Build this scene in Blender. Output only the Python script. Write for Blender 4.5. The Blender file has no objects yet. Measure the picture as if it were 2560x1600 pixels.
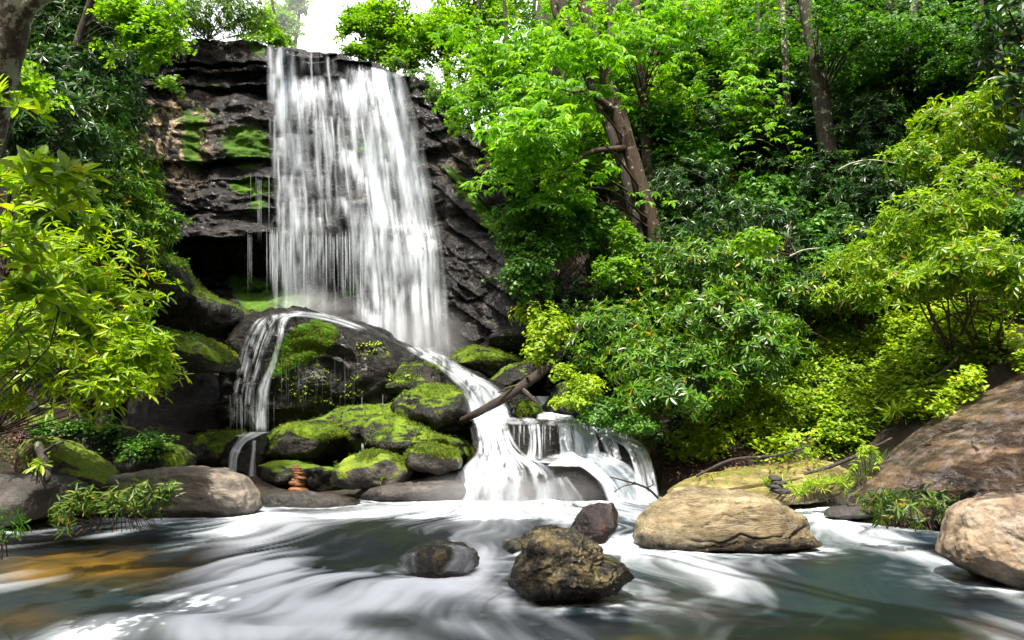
import bpy, bmesh, math, random
import numpy as np
from mathutils import Vector
from mathutils.bvhtree import BVHTree

rng = np.random.default_rng(7)
random.seed(7)
scene = bpy.context.scene
COL = scene.collection

# ------------------------------------------------------------------ camera
FPX, CX, CY = 2009.0, 1280.0, 800.0          # focal length in photo pixels, photo centre
CAMZ = 1.4
PITCH = math.atan(250 / FPX)
cam_d = bpy.data.cameras.new('camera')
cam_d.sensor_width = 36
cam_d.lens = 36 * FPX / 2560
cam_d.clip_end = 2000
cam_d.clip_start = 0.05
cam = bpy.data.objects.new('camera', cam_d)
COL.objects.link(cam)
cam.location = (0, 0, CAMZ)
cam.rotation_euler = (math.pi / 2 + PITCH, 0, 0)
scene.camera = cam

# ------------------------------------------------------------------ light
SUN_EL, SUN_AZ = math.radians(63), math.radians(-14)   # sun high behind the viewer on the left
sv = Vector((math.sin(SUN_AZ) * math.cos(SUN_EL), -math.cos(SUN_AZ) * math.cos(SUN_EL), math.sin(SUN_EL)))
world = bpy.data.worlds.new('World')
scene.world = world
world.use_nodes = True
wn = world.node_tree
sky = wn.nodes.new('ShaderNodeTexSky')
sky.sky_type = 'NISHITA'
sky.sun_disc = False
sky.sun_elevation = SUN_EL
sky.sun_rotation = math.pi - SUN_AZ
sky.dust_density = 8.0
sky.ozone_density = 0.3
sky.air_density = 1.0
glow_n = wn.nodes.new('ShaderNodeTexNoise')
glow_n.inputs['Scale'].default_value = 2.2
glow_n.inputs['Detail'].default_value = 6
glow_r = wn.nodes.new('ShaderNodeMapRange')
for _i, _v in enumerate((0.3, 0.5, 0.7, 1.0)):
    glow_r.inputs[_i + 1].default_value = _v
sky_tc = wn.nodes.new('ShaderNodeTexCoord')
wn.links.new(sky_tc.outputs['Generated'], glow_n.inputs['Vector'])
wn.links.new(glow_n.outputs['Fac'], glow_r.inputs[0])
glow_m = wn.nodes.new('ShaderNodeMixRGB')
glow_m.inputs[2].default_value = (12.0, 12.3, 12.6, 1)
sky_sep = wn.nodes.new('ShaderNodeSeparateXYZ')
wn.links.new(sky_tc.outputs['Generated'], sky_sep.inputs[0])
glow_ahead = wn.nodes.new('ShaderNodeMapRange')      # white added to the sky ahead so the gap glows
glow_ahead.inputs[1].default_value = 0.55
glow_ahead.inputs[2].default_value = 0.85
wn.links.new(sky_sep.outputs['Y'], glow_ahead.inputs[0])
glow_f = wn.nodes.new('ShaderNodeMath'); glow_f.operation = 'MULTIPLY'
wn.links.new(glow_r.outputs[0], glow_f.inputs[0])
wn.links.new(glow_ahead.outputs[0], glow_f.inputs[1])
wn.links.new(glow_f.outputs[0], glow_m.inputs[0])
wn.links.new(sky.outputs[0], glow_m.inputs[1])
wn.links.new(glow_m.outputs[0], wn.nodes['Background'].inputs[0])
wn.nodes['Background'].inputs[1].default_value = 0.12
sun_d = bpy.data.lights.new('sun', 'SUN')
sun_d.energy = 4.5
sun_d.angle = math.radians(0.5)
sun_d.color = (1.0, 0.95, 0.84)
sun = bpy.data.objects.new('sun', sun_d)
COL.objects.link(sun)
sun.rotation_mode = 'QUATERNION'
sun.rotation_quaternion = sv.to_track_quat('Z', 'Y')
scene.view_settings.view_transform = 'Standard'
scene.view_settings.look = 'None'
scene.view_settings.exposure = 1.15
scene.view_settings.gamma = 1.0
scene.cycles.use_denoising = True
scene.cycles.max_bounces = 8
scene.cycles.diffuse_bounces = 4
scene.cycles.glossy_bounces = 3
scene.cycles.transmission_bounces = 4
scene.cycles.transparent_max_bounces = 24
scene.cycles.caustics_reflective = False
scene.cycles.caustics_refractive = False

# ------------------------------------------------------------------ helpers
sP, cP = math.sin(PITCH), math.cos(PITCH)


def P(px, py, d):
    """point on the plane y = d seen at a photo pixel (arrays welcome)"""
    a = (np.asarray(px, float) - CX) / FPX
    b = (CY - np.asarray(py, float)) / FPX
    y = cP - sP * b
    z = sP + cP * b
    k = np.asarray(d, float) / y
    return np.stack(np.broadcast_arrays(a * k, y * k, z * k + CAMZ), -1)


def G(px, py, z=0.0):
    """point at height z seen at a photo pixel"""
    a = (np.asarray(px, float) - CX) / FPX
    b = (CY - np.asarray(py, float)) / FPX
    y = cP - sP * b
    zz = sP + cP * b
    k = (z - CAMZ) / zz
    return np.stack(np.broadcast_arrays(a * k, y * k, zz * k + CAMZ), -1)


def smooth(a, b, x):
    t = np.clip((np.asarray(x, float) - a) / (b - a), 0, 1)
    return t * t * (3 - 2 * t)


_perm = np.random.default_rng(3).permutation(256)
_perm = np.concatenate([_perm, _perm, _perm])
_grad = np.random.default_rng(4).normal(size=(256, 3))
_grad /= np.linalg.norm(_grad, axis=1)[:, None]


def perlin(p):
    p = np.asarray(p, float)
    i = np.floor(p).astype(int)
    f = p - i
    i &= 255
    u = f * f * f * (f * (f * 6 - 15) + 10)
    r = 0
    for dx in (0, 1):
        wx = u[..., 0] if dx else 1 - u[..., 0]
        for dy in (0, 1):
            wy = u[..., 1] if dy else 1 - u[..., 1]
            for dz in (0, 1):
                wz = u[..., 2] if dz else 1 - u[..., 2]
                h = _perm[_perm[_perm[(i[..., 0] + dx) & 255] + ((i[..., 1] + dy) & 255)] + ((i[..., 2] + dz) & 255)]
                g = _grad[h]
                r = r + wx * wy * wz * (g[..., 0] * (f[..., 0] - dx) + g[..., 1] * (f[..., 1] - dy) + g[..., 2] * (f[..., 2] - dz))
    return r * 1.6


def fbm(p, octv=4, gain=0.5, ridge=False):
    p = np.asarray(p, float)
    r, a = 0, 1.0
    for k in range(octv):
        n = perlin(p * 2.03 ** k + 17.3 * k)
        r = r + a * ((1 - 2 * np.abs(n)) if ridge else n)
        a *= gain
    return r


def n2(x, y, s=0.0):
    return perlin(np.stack(np.broadcast_arrays(x, y, s + 0.5), -1))


def f2(x, y, s=0.0, o=3):
    return fbm(np.stack(np.broadcast_arrays(x, y, s + 0.5), -1), o)


def new_mesh(name, V, F, mats, midx=None, smooth_sh=False, attrs=None):
    """F: (m,3) or (m,4) array"""
    me = bpy.data.meshes.new(name)
    V = np.asarray(V, np.float32)
    F = np.asarray(F, np.int32)
    k = F.shape[1]
    me.vertices.add(len(V))
    me.vertices.foreach_set('co', V.ravel())
    me.loops.add(F.size)
    me.loops.foreach_set('vertex_index', F.ravel())
    me.polygons.add(len(F))
    me.polygons.foreach_set('loop_start', np.arange(0, F.size, k, dtype=np.int32))
    for m in (mats if isinstance(mats, (list, tuple)) else [mats]):
        me.materials.append(m)
    if midx is not None:
        me.polygons.foreach_set('material_index', np.asarray(midx, np.int32))
    me.polygons.foreach_set('use_smooth', np.full(len(F), smooth_sh))
    for an, av in (attrs or {}).items():
        at = me.attributes.new(an, 'FLOAT', 'POINT')
        at.data.foreach_set('value', np.asarray(av, np.float32).ravel())
    me.update(calc_edges=True)
    return me


def link(name, me, parent=None, loc=(0, 0, 0)):
    o = bpy.data.objects.new(name, me)
    COL.objects.link(o)
    if parent is not None:
        o.parent = parent
    o.location = loc
    return o


def tag(o, label=None, cat=None, group=None, kind=None):
    if label: o['label'] = label
    if cat: o['category'] = cat
    if group: o['group'] = group
    if kind: o['kind'] = kind
    return o


def empty(name, loc, label, cat, group=None):
    o = bpy.data.objects.new(name, None)
    o.empty_display_size = 0.2
    COL.objects.link(o)
    o.location = tuple(float(v) for v in loc)
    return tag(o, label, cat, group)


def grid_faces(nr, nc):
    a = (np.arange(nr - 1)[:, None] * nc + np.arange(nc - 1)[None, :]).ravel()
    return np.stack([a, a + 1, a + nc + 1, a + nc], -1)


def tube(points, radii, sides=8, bump=0.0, seed=0):
    """swept tube through points -> V, F (quads)"""
    pts = np.asarray(points, float)
    rad = np.asarray(radii, float)
    n = len(pts)
    t = np.gradient(pts, axis=0)
    t /= np.linalg.norm(t, axis=1)[:, None] + 1e-9
    ref = np.array([0.31, 0.87, 0.17]) if abs(t[0][1]) < .8 else np.array([1., .1, .2])
    a = np.cross(t, ref)
    a /= np.linalg.norm(a, axis=1)[:, None] + 1e-9
    b = np.cross(t, a)
    th = np.linspace(0, 2 * np.pi, sides, endpoint=False)
    rr = np.repeat(rad[:, None], sides, 1)
    V = pts[:, None, :] + (a[:, None, :] * np.cos(th)[None, :, None] + b[:, None, :] * np.sin(th)[None, :, None]) * rr[..., None]
    if bump:
        nn = fbm(V / (rad.mean() * 2.2) + seed, 3)
        d = V - pts[:, None, :]
        V = pts[:, None, :] + d * (1 + bump * nn)[..., None]
    i = np.arange(n - 1)[:, None] * sides
    j = np.arange(sides)[None, :]
    j2 = (j + 1) % sides
    F = np.stack([i + j, i + j2, i + sides + j2, i + sides + j], -1).reshape(-1, 4)
    # close the tip with a ring shrunk to a point
    return V.reshape(-1, 3), F


def spline(pts, n):
    """Catmull-Rom through control points, n samples; works on any column count"""
    p = np.asarray(pts, float)
    p = np.vstack([2 * p[0] - p[1], p, 2 * p[-1] - p[-2]])
    m = len(p) - 3
    t = np.linspace(0, m - 1e-6, n)
    k = t.astype(int)
    u = (t - k)[:, None]
    a, b, c, d = p[k], p[k + 1], p[k + 2], p[k + 3]
    return 0.5 * (2 * b + (c - a) * u + (2 * a - 5 * b + 4 * c - d) * u ** 2 + (3 * b - a - 3 * c + d) * u ** 3)


def merge(parts):
    Vs, Fs, o = [], [], 0
    for V, F in parts:
        Vs.append(V); Fs.append(F + o); o += len(V)
    return np.vstack(Vs), np.vstack(Fs)


# ------------------------------------------------------------------ materials
class NT:
    def __init__(s, name):
        s.m = bpy.data.materials.new(name)
        s.m.use_nodes = True
        s.t = s.m.node_tree
        s.t.nodes.clear()
        s.out = s.t.nodes.new('ShaderNodeOutputMaterial')

    def n(s, typ, **kw):
        nd = s.t.nodes.new('ShaderNode' + typ)
        for k, v in kw.items():
            setattr(nd, k, v)
        return nd

    def l(s, a, b):
        s.t.links.new(a, b)

    def setin(s, nd, **kw):
        for k, v in kw.items():
            nd.inputs[k.replace('_', ' ')].default_value = v
        return nd

    def noise(s, co, scale, detail=4, rough=0.55, dist=0.0):
        nd = s.n('TexNoise')
        nd.inputs['Scale'].default_value = scale
        nd.inputs['Detail'].default_value = detail
        nd.inputs['Roughness'].default_value = rough
        nd.inputs['Distortion'].default_value = dist
        if co is not None:
            s.l(co, nd.inputs['Vector'])
        return nd.outputs['Fac']

    def ramp(s, fac, stops):
        nd = s.n('ValToRGB')
        el = nd.color_ramp.elements
        while len(el) < len(stops):
            el.new(0.5)
        for e, (p, c) in zip(el, stops):
            e.position = p
            e.color = (c[0], c[1], c[2], 1) if not np.isscalar(c) else (c, c, c, 1)
        s.l(fac, nd.inputs[0])
        return nd.outputs[0]

    def math(s, op, a, b=None, clamp=False):
        nd = s.n('Math', operation=op)
        nd.use_clamp = clamp
        for i, v in enumerate((a, b)):
            if v is None: continue
            if isinstance(v, (int, float)): nd.inputs[i].default_value = v
            else: s.l(v, nd.inputs[i])
        return nd.outputs[0]

    def mix(s, fac, a, b, blend='MIX'):
        nd = s.n('MixRGB', blend_type=blend)
        for i, v in enumerate((fac, a, b)):
            if isinstance(v, (int, float)): nd.inputs[i].default_value = v
            elif isinstance(v, tuple): nd.inputs[i].default_value = (*v, 1)
            else: s.l(v, nd.inputs[i])
        return nd.outputs[0]

    def mapr(s, v, a, b, c=0.0, d=1.0):
        nd = s.n('MapRange')
        nd.interpolation_type = 'SMOOTHSTEP'
        s.l(v, nd.inputs[0])
        for i, x in enumerate((a, b, c, d)):
            nd.inputs[i + 1].default_value = x
        return nd.outputs[0]

    def bump(s, h, strength, dist, normal=None):
        nd = s.n('Bump')
        nd.inputs['Strength'].default_value = strength
        nd.inputs['Distance'].default_value = dist
        s.l(h, nd.inputs['Height'])
        if normal is not None: s.l(normal, nd.inputs['Normal'])
        return nd.outputs[0]


def rock_mat(name, c1, c2, c3, rough=0.6, moss_thr=9.0, moss=((0.02, 0.05, 0.006), (0.13, 0.2, 0.012)), bump=0.6,
             scale=1.0, crack=0.5, strata=0.0, lichen=(0.5, 0.46, 0.34), lichen_amt=0.0, tilt=(0, 0, 0), spec=0.5, moss_noise=1.0, streak=0.0):
    N = NT(name)
    tc = N.n('TexCoord').outputs['Object']
    mp = N.n('Mapping')
    mp.inputs['Rotation'].default_value = tilt
    mp.inputs['Scale'].default_value = (1, 1, 1 + strata * 4)
    N.l(tc, mp.inputs[0])
    st = mp.outputs[0]
    a = N.noise(st, 1.6 * scale, 9, 0.62, 0.3)
    b = N.noise(tc, 7 * scale, 8, 0.7)
    c = N.noise(st, 22 * scale, 6, 0.7)
    col = N.ramp(a, [(0.3, c1), (0.5, c2), (0.68, c3)])
    col = N.mix(0.75, col, N.ramp(b, [(0.25, 0.35), (0.55, 1.0), (0.8, 1.5)]), 'MULTIPLY')
    if streak:
        mp2 = N.n('Mapping'); mp2.inputs['Rotation'].default_value = tilt; mp2.inputs['Scale'].default_value = (0.35, 0.35, 3.2)
        N.l(tc, mp2.inputs[0])
        sk = N.noise(mp2.outputs[0], 1.6 * scale, 9, 0.68, 0.25)
        col = N.mix(streak, col, N.ramp(sk, [(0.32, 0.08), (0.47, 0.75), (0.56, 1.25), (0.7, 2.1)]), 'MULTIPLY')
    # cracks
    vo = N.n('TexVoronoi', feature='DISTANCE_TO_EDGE')
    vo.inputs['Scale'].default_value = 2.4 * scale
    nd = N.n('TexNoise'); nd.inputs['Scale'].default_value = 3 * scale; nd.inputs['Detail'].default_value = 5
    N.l(st, nd.inputs['Vector'])
    wv = N.mix(0.35, st, nd.outputs['Color'])
    N.l(wv, vo.inputs['Vector'])
    cr = N.mapr(vo.outputs['Distance'], 0.0, 0.07)
    pm = N.noise(tc, 0.9 * scale, 3)
    crk = N.math('MAXIMUM', cr, N.mapr(pm, 0.62, 0.45))
    col = N.mix(crack, col, N.mix(crk, (0.12, 0.11, 0.1), (1, 1, 1)), 'MULTIPLY')
    # pale crust of lichen
    at = N.n('Attribute', attribute_name='lichen').outputs['Fac']
    ln = N.noise(tc, 5.0 * scale, 8, 0.75, 0.4)
    lf = N.math('MULTIPLY', N.mapr(ln, 0.48, 0.6), N.math('ADD', at, lichen_amt, True))
    col = N.mix(lf, col, lichen)
    # moss on what faces up and where the attribute says
    geo = N.n('NewGeometry')
    sep = N.n('SeparateXYZ'); N.l(geo.outputs['Normal'], sep.inputs[0])
    mn = N.noise(tc, 3.2 * scale, 7, 0.65)
    mn2 = N.noise(tc, 26, 6, 0.7)
    up = N.math('ADD', sep.outputs['Z'], N.math('MULTIPLY', N.math('SUBTRACT', mn, 0.5), 1.8 * moss_noise))
    mf = N.mapr(up, moss_thr - 0.12, moss_thr + 0.12)
    ma = N.n('Attribute', attribute_name='moss').outputs['Fac']
    ma = N.mapr(N.math('ADD', ma, N.math('MULTIPLY', N.math('SUBTRACT', mn, 0.5), 1.1)), 0.42, 0.62)
    mf = N.math('MAXIMUM', mf, ma)
    mc = N.ramp(N.math('ADD', N.math('MULTIPLY', mn2, 0.6), N.math('MULTIPLY', N.noise(tc, 2.1, 4), 0.45)),
                [(0.36, moss[0]), (0.55, tuple((x + y) / 2 for x, y in zip(*moss))), (0.68, moss[1])])
    col = N.mix(mf, col, mc)
    ps = N.n('SeparateXYZ'); N.l(geo.outputs['Position'], ps.inputs[0])
    wz = N.math('ADD', ps.outputs['Z'], N.math('MULTIPLY', N.math('SUBTRACT', N.noise(tc, 4, 4), 0.5), -0.3))
    wet = N.mapr(wz, 0.05, 0.2, 1.0, 0.0)                    # dark wet rim along the water line
    col = N.mix(wet, col, N.mix(1.0, col, (0.22, 0.2, 0.17), 'MULTIPLY'))
    bs = N.n('BsdfPrincipled')
    bs.inputs['Specular IOR Level'].default_value = spec
    N.l(col, bs.inputs['Base Color'])
    rr = N.ramp(b, [(0.3, max(0.05, rough - 0.2)), (0.7, min(1, rough + 0.15))])
    N.l(N.mix(wet, N.mix(mf, rr, (0.9, 0.9, 0.9)), (0.12, 0.12, 0.12)), bs.inputs['Roughness'])
    h = N.math('ADD', N.math('MULTIPLY', b, 0.6), N.math('MULTIPLY', c, 0.35))
    h = N.math('ADD', h, N.math('MULTIPLY', crk, 0.25 * crack))
    h = N.math('ADD', h, N.math('MULTIPLY', a, 0.9))
    nrm = N.bump(h, bump, 0.09 / scale)
    nrm = N.bump(N.math('MULTIPLY', N.math('MULTIPLY', mn2, mf), 1.0), 0.9, 0.03, nrm)
    N.l(nrm, bs.inputs['Normal'])
    N.l(bs.outputs[0], N.out.inputs[0])
    return N.m


def leaf_mat(name, dark, light, trans=0.35, rough=0.4, tint=(1.5, 1.6, 0.6), yellow=0.0, spec=0.5):
    N = NT(name)
    geo = N.n('NewGeometry')
    stops = [(0.0, dark), (0.55, tuple((a + b) / 2 for a, b in zip(dark, light))), (0.96 - yellow, light)]
    if yellow: stops.append((0.985, (0.32, 0.2, 0.015)))
    col = N.ramp(geo.outputs['Random Per Island'], stops)
    tc = N.n('TexCoord').outputs['Object']
    nz = N.noise(tc, 0.9, 3)
    col = N.mix(0.7, col, N.ramp(nz, [(0.3, (0.5, 0.58, 0.6)), (0.5, (1.0, 1.0, 1.0)), (0.7, (1.55, 1.3, 1.0))]), 'MULTIPLY')
    bs = N.n('BsdfPrincipled')
    N.l(col, bs.inputs['Base Color'])
    bs.inputs['Roughness'].default_value = rough
    bs.inputs['Specular IOR Level'].default_value = spec
    tr = N.n('BsdfTranslucent')
    N.l(N.mix(1.0, col, tint, 'MULTIPLY'), tr.inputs['Color'])
    mx = N.n('MixShader')
    mx.inputs[0].default_value = trans
    N.l(bs.outputs[0], mx.inputs[1]); N.l(tr.outputs[0], mx.inputs[2])
    N.l(mx.outputs[0], N.out.inputs[0])
    return N.m


def bark_mat(name, c1, c2, lichen=0.0, moss=0.0, lcol=(0.42, 0.45, 0.34), vert=True):
    N = NT(name)
    tc = N.n('TexCoord').outputs['Object']
    mp = N.n('Mapping'); mp.inputs['Scale'].default_value = (1, 1, 0.22) if vert else (1, 1, 1)
    N.l(tc, mp.inputs[0])
    a = N.noise(mp.outputs[0], 22, 7, 0.7, 0.4)
    col = N.ramp(a, [(0.35, c1), (0.65, c2)])
    if lichen:
        ln = N.noise(tc, 6, 6, 0.7)
        col = N.mix(N.mapr(ln, 0.62 - lichen * 0.2, 0.7 - lichen * 0.2), col, lcol)
    if moss:
        geo = N.n('NewGeometry'); sep = N.n('SeparateXYZ'); N.l(geo.outputs['Normal'], sep.inputs[0])
        mn = N.noise(tc, 7, 6, 0.7)
        f = N.mapr(N.math('ADD', sep.outputs['Z'], N.math('MULTIPLY', mn, 2.0)), 1.9 - moss, 2.2 - moss)
        col = N.mix(f, col, N.ramp(N.noise(tc, 40, 4), [(0.35, (0.025, 0.05, 0.005)), (0.65, (0.12, 0.15, 0.01))]))
    bs = N.n('BsdfPrincipled')
    N.l(col, bs.inputs['Base Color'])
    bs.inputs['Roughness'].default_value = 0.85
    N.l(N.bump(a, 0.8, 0.03), bs.inputs['Normal'])
    N.l(bs.outputs[0], N.out.inputs[0])
    return N.m


def white_water_mat(name, gain=1.0, fine=(60.0, 1.5), trans=0.35):
    """aerated water: white and scattering where the 'foam' attribute says, clear elsewhere"""
    N = NT(name)
    at = N.n('Attribute', attribute_name='foam').outputs['Fac']
    f = N.math('MULTIPLY', at, gain, True)
    df = N.n('BsdfDiffuse'); df.inputs['Color'].default_value = (0.78, 0.85, 0.93, 1)
    tr = N.n('BsdfTranslucent'); tr.inputs['Color'].default_value = (0.78, 0.85, 0.93, 1)
    m1 = N.n('MixShader'); m1.inputs[0].default_value = trans
    N.l(df.outputs[0], m1.inputs[1]); N.l(tr.outputs[0], m1.inputs[2])
    tp = N.n('BsdfTransparent')
    m2 = N.n('MixShader')
    N.l(f, m2.inputs[0]); N.l(tp.outputs[0], m2.inputs[1]); N.l(m1.outputs[0], m2.inputs[2])
    N.l(m2.outputs[0], N.out.inputs[0])
    return N.m


def stream_mat():
    N = NT('stream_water')
    at = N.n('Attribute', attribute_name='foam').outputs['Fac']
    cl = N.n('Attribute', attribute_name='clear').outputs['Fac']
    tc = N.n('TexCoord').outputs['Object']
    tp = N.n('BsdfTransparent'); tp.inputs['Color'].default_value = (0.62, 0.6, 0.42, 1)
    deep = N.n('BsdfDiffuse'); deep.inputs['Color'].default_value = (0.011, 0.022, 0.03, 1)
    m0 = N.n('MixShader')
    N.l(cl, m0.inputs[0]); N.l(deep.outputs[0], m0.inputs[1]); N.l(tp.outputs[0], m0.inputs[2])
    gl = N.n('BsdfGlossy'); gl.inputs['Roughness'].default_value = 0.22
    nz = N.noise(tc, 3.0, 4)
    bm = N.bump(nz, 0.25, 0.05)
    N.l(bm, gl.inputs['Normal'])
    fr = N.n('Fresnel'); fr.inputs['IOR'].default_value = 1.33
    N.l(bm, fr.inputs['Normal'])
    m1 = N.n('MixShader')
    N.l(N.math('MULTIPLY', fr.outputs[0], 0.2), m1.inputs[0]); N.l(m0.outputs[0], m1.inputs[1]); N.l(gl.outputs[0], m1.inputs[2])
    df = N.n('BsdfDiffuse'); df.inputs['Color'].default_value = (0.78, 0.85, 0.93, 1)
    m2 = N.n('MixShader')
    N.l(at, m2.inputs[0]); N.l(m1.outputs[0], m2.inputs[1]); N.l(df.outputs[0], m2.inputs[2])
    N.l(m2.outputs[0], N.out.inputs[0])
    return N.m


def bed_mat():
    N = NT('sand_bed')
    tc = N.n('TexCoord').outputs['Object']
    at = N.n('Attribute', attribute_name='sand').outputs['Fac']
    st = N.ramp(N.noise(tc, 5, 6, 0.6), [(0.35, (0.03, 0.03, 0.02)), (0.6, (0.12, 0.1, 0.05)), (0.75, (0.2, 0.15, 0.07))])
    sa = N.ramp(N.noise(tc, 2, 5), [(0.3, (0.26, 0.15, 0.035)), (0.7, (0.46, 0.28, 0.08))])
    bs = N.n('BsdfDiffuse')
    N.l(N.mix(at, st, sa), bs.inputs['Color'])
    N.l(bs.outputs[0], N.out.inputs[0])
    return N.m


def ground_mat():
    N = NT('forest_floor')
    tc = N.n('TexCoord').outputs['Object']
    a = N.noise(tc, 14, 8, 0.75)
    col = N.ramp(a, [(0.35, (0.005, 0.004, 0.003)), (0.5, (0.02, 0.012, 0.008)), (0.72, (0.075, 0.036, 0.024))])
    m = N.noise(tc, 0.7, 5)
    col = N.mix(N.mapr(m, 0.5, 0.62), col, N.ramp(N.noise(tc, 30, 4), [(0.35, (0.01, 0.025, 0.004)), (0.7, (0.06, 0.09, 0.01))]))
    bs = N.n('BsdfPrincipled')
    N.l(col, bs.inputs['Base Color']); bs.inputs['Roughness'].default_value = 0.9
    N.l(N.bump(a, 1.0, 0.08), bs.inputs['Normal'])
    N.l(bs.outputs[0], N.out.inputs[0])
    return N.m


M = {}
M['ground'] = ground_mat()
M['bed'] = bed_mat()
M['stream'] = stream_mat()
M['white'] = white_water_mat('falling_water')
M['cliff'] = rock_mat('wet_dark_rock', (0.0025, 0.0025, 0.003), (0.007, 0.0065, 0.007), (0.034, 0.03, 0.029), spec=0.36, rough=0.22, bump=0.8, strata=0.6,
                      scale=0.8, crack=0.5, lichen=(0.5, 0.38, 0.22), moss=((0.012, 0.045, 0.003), (0.1, 0.22, 0.006)))
M['dome'] = rock_mat('wet_black_rock', (0.003, 0.0027, 0.0025), (0.007, 0.0065, 0.0055), (0.03, 0.026, 0.022), spec=0.28, rough=0.22, bump=0.9, strata=0.4,
                     moss=((0.02, 0.08, 0.003), (0.12, 0.29, 0.006)))
M['mossy'] = rock_mat('mossy_rock', (0.01, 0.009, 0.007), (0.035, 0.028, 0.022), (0.12, 0.1, 0.08), rough=0.5, moss_thr=0.42, bump=0.8,
                      moss=((0.03, 0.07, 0.004), (0.27, 0.36, 0.01)))
M['mossy_dark'] = rock_mat('dark_mossy_rock', (0.003, 0.0028, 0.002), (0.008, 0.007, 0.005), (0.032, 0.027, 0.02), spec=0.35, rough=0.28, moss_thr=0.62, bump=0.9,
                           moss=((0.014, 0.045, 0.003), (0.2, 0.31, 0.008)))
M['grey'] = rock_mat('grey_boulder', (0.05, 0.042, 0.036), (0.17, 0.14, 0.115), (0.38, 0.32, 0.26), rough=0.6, bump=0.9, strata=0.5, scale=1.1, streak=0.45,
                     crack=0.25, tilt=(0.2, 0.5, 0), lichen_amt=0.15)
M['greydark'] = rock_mat('dark_grey_boulder', (0.016, 0.015, 0.015), (0.05, 0.045, 0.042), (0.13, 0.115, 0.105), rough=0.55, bump=0.9, scale=1.2, crack=0.3)
M['tan'] = rock_mat('tan_layered_boulder', (0.06, 0.045, 0.025), (0.25, 0.19, 0.1), (0.46, 0.38, 0.24), rough=0.6, bump=1.0, strata=1.2, streak=0.6,
                    scale=1.0, crack=0.45, tilt=(0, 0.12, 0), lichen_amt=0.2, moss_thr=1.15, moss=((0.06, 0.08, 0.01), (0.16, 0.19, 0.02)))
M['pale'] = rock_mat('pale_orange_boulder', (0.1, 0.065, 0.04), (0.29, 0.215, 0.14), (0.46, 0.385, 0.29), rough=0.6, bump=0.6, crack=0.3, lichen_amt=0.25,
                     lichen=(0.62, 0.58, 0.52))
M['wetgold'] = rock_mat('wet_golden_rock', (0.004, 0.004, 0.005), (0.014, 0.013, 0.01), (0.13, 0.1, 0.045), rough=0.1, bump=1.0, scale=2.2, crack=0.6,
                        lichen=(0.33, 0.26, 0.11), lichen_amt=0.32)  # golden flecks; the lichen layer also paints wet glints into the colour
M['wetred'] = rock_mat('wet_red_brown_rock', (0.005, 0.004, 0.006), (0.016, 0.009, 0.008), (0.13, 0.035, 0.012), rough=0.14, bump=0.8, scale=1.6, crack=0.4)
M['slab'] = rock_mat('brown_slab_rock', (0.01, 0.007, 0.006), (0.055, 0.034, 0.02), (0.23, 0.15, 0.09), rough=0.3, bump=1.0, strata=1.6, scale=0.9, crack=0.6, streak=0.6,
                     tilt=(0, 0.6, 0), lichen=(0.3, 0.27, 0.27), lichen_amt=0.35)
M['yellowslab'] = rock_mat('yellow_green_slab', (0.09, 0.075, 0.02), (0.24, 0.2, 0.06), (0.36, 0.31, 0.13), rough=0.7, bump=0.8, streak=0.6, strata=1.0, scale=1.2,
                           tilt=(0, 0.5, 0), moss_thr=0.85, moss=((0.08, 0.1, 0.008), (0.26, 0.27, 0.02)))
M['orange'] = rock_mat('orange_stone', (0.07, 0.025, 0.008), (0.16, 0.06, 0.018), (0.24, 0.12, 0.05), rough=0.5, bump=0.5, scale=4)
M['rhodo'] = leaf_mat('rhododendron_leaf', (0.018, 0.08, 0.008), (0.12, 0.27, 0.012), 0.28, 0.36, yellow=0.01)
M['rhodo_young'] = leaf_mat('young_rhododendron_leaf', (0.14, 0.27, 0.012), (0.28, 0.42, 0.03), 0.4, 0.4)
M['rhodo_sun'] = leaf_mat('sun_tinted_rhododendron_leaf', (0.1, 0.2, 0.005), (0.36, 0.49, 0.012), 0.54, 0.36, yellow=0.02)  # sunlight painted into the leaf colour as a brighter, yellower green
M['rhodo_lit'] = leaf_mat('lit_tint_rhododendron_leaf', (0.07, 0.17, 0.006), (0.31, 0.45, 0.014), 0.48, 0.36, yellow=0.015)  # lit copy of the leaf, sunlight put into its colour
M['rhodo_dark'] = leaf_mat('shade_tinted_rhododendron_leaf', (0.006, 0.03, 0.007), (0.035, 0.11, 0.014), 0.2, 0.36)  # shaded copy of the leaf, shade darkened into its colour
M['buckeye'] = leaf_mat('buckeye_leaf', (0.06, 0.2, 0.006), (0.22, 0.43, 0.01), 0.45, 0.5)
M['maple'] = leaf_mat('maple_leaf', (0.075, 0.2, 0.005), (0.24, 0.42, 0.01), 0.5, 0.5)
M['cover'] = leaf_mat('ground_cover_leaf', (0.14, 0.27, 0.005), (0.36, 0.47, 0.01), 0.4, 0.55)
M['cover_dark'] = leaf_mat('shade_tinted_cover_leaf', (0.022, 0.1, 0.006), (0.1, 0.25, 0.012), 0.35, 0.5)  # cover leaf with shade painted in as a deeper green
M['fern'] = leaf_mat('blade_leaf', (0.03, 0.08, 0.006), (0.13, 0.22, 0.02), 0.35, 0.45, yellow=0.05)
M['moss_shoot'] = leaf_mat('moss_shoot', (0.015, 0.055, 0.003), (0.2, 0.29, 0.007), 0.3, 0.7, yellow=0.03)
M['litter'] = leaf_mat('dead_leaf', (0.05, 0.018, 0.012), (0.2, 0.08, 0.05), 0.15, 0.6, tint=(1.2, .8, .5))
M['stem'] = bark_mat('shrub_stem', (0.025, 0.018, 0.012), (0.09, 0.06, 0.04), vert=False)
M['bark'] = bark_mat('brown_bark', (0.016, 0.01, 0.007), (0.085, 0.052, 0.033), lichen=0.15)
M['bark_dark'] = bark_mat('dark_bark', (0.012, 0.01, 0.008), (0.05, 0.038, 0.026), lichen=0.3, lcol=(0.2, 0.24, 0.14))
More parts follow.
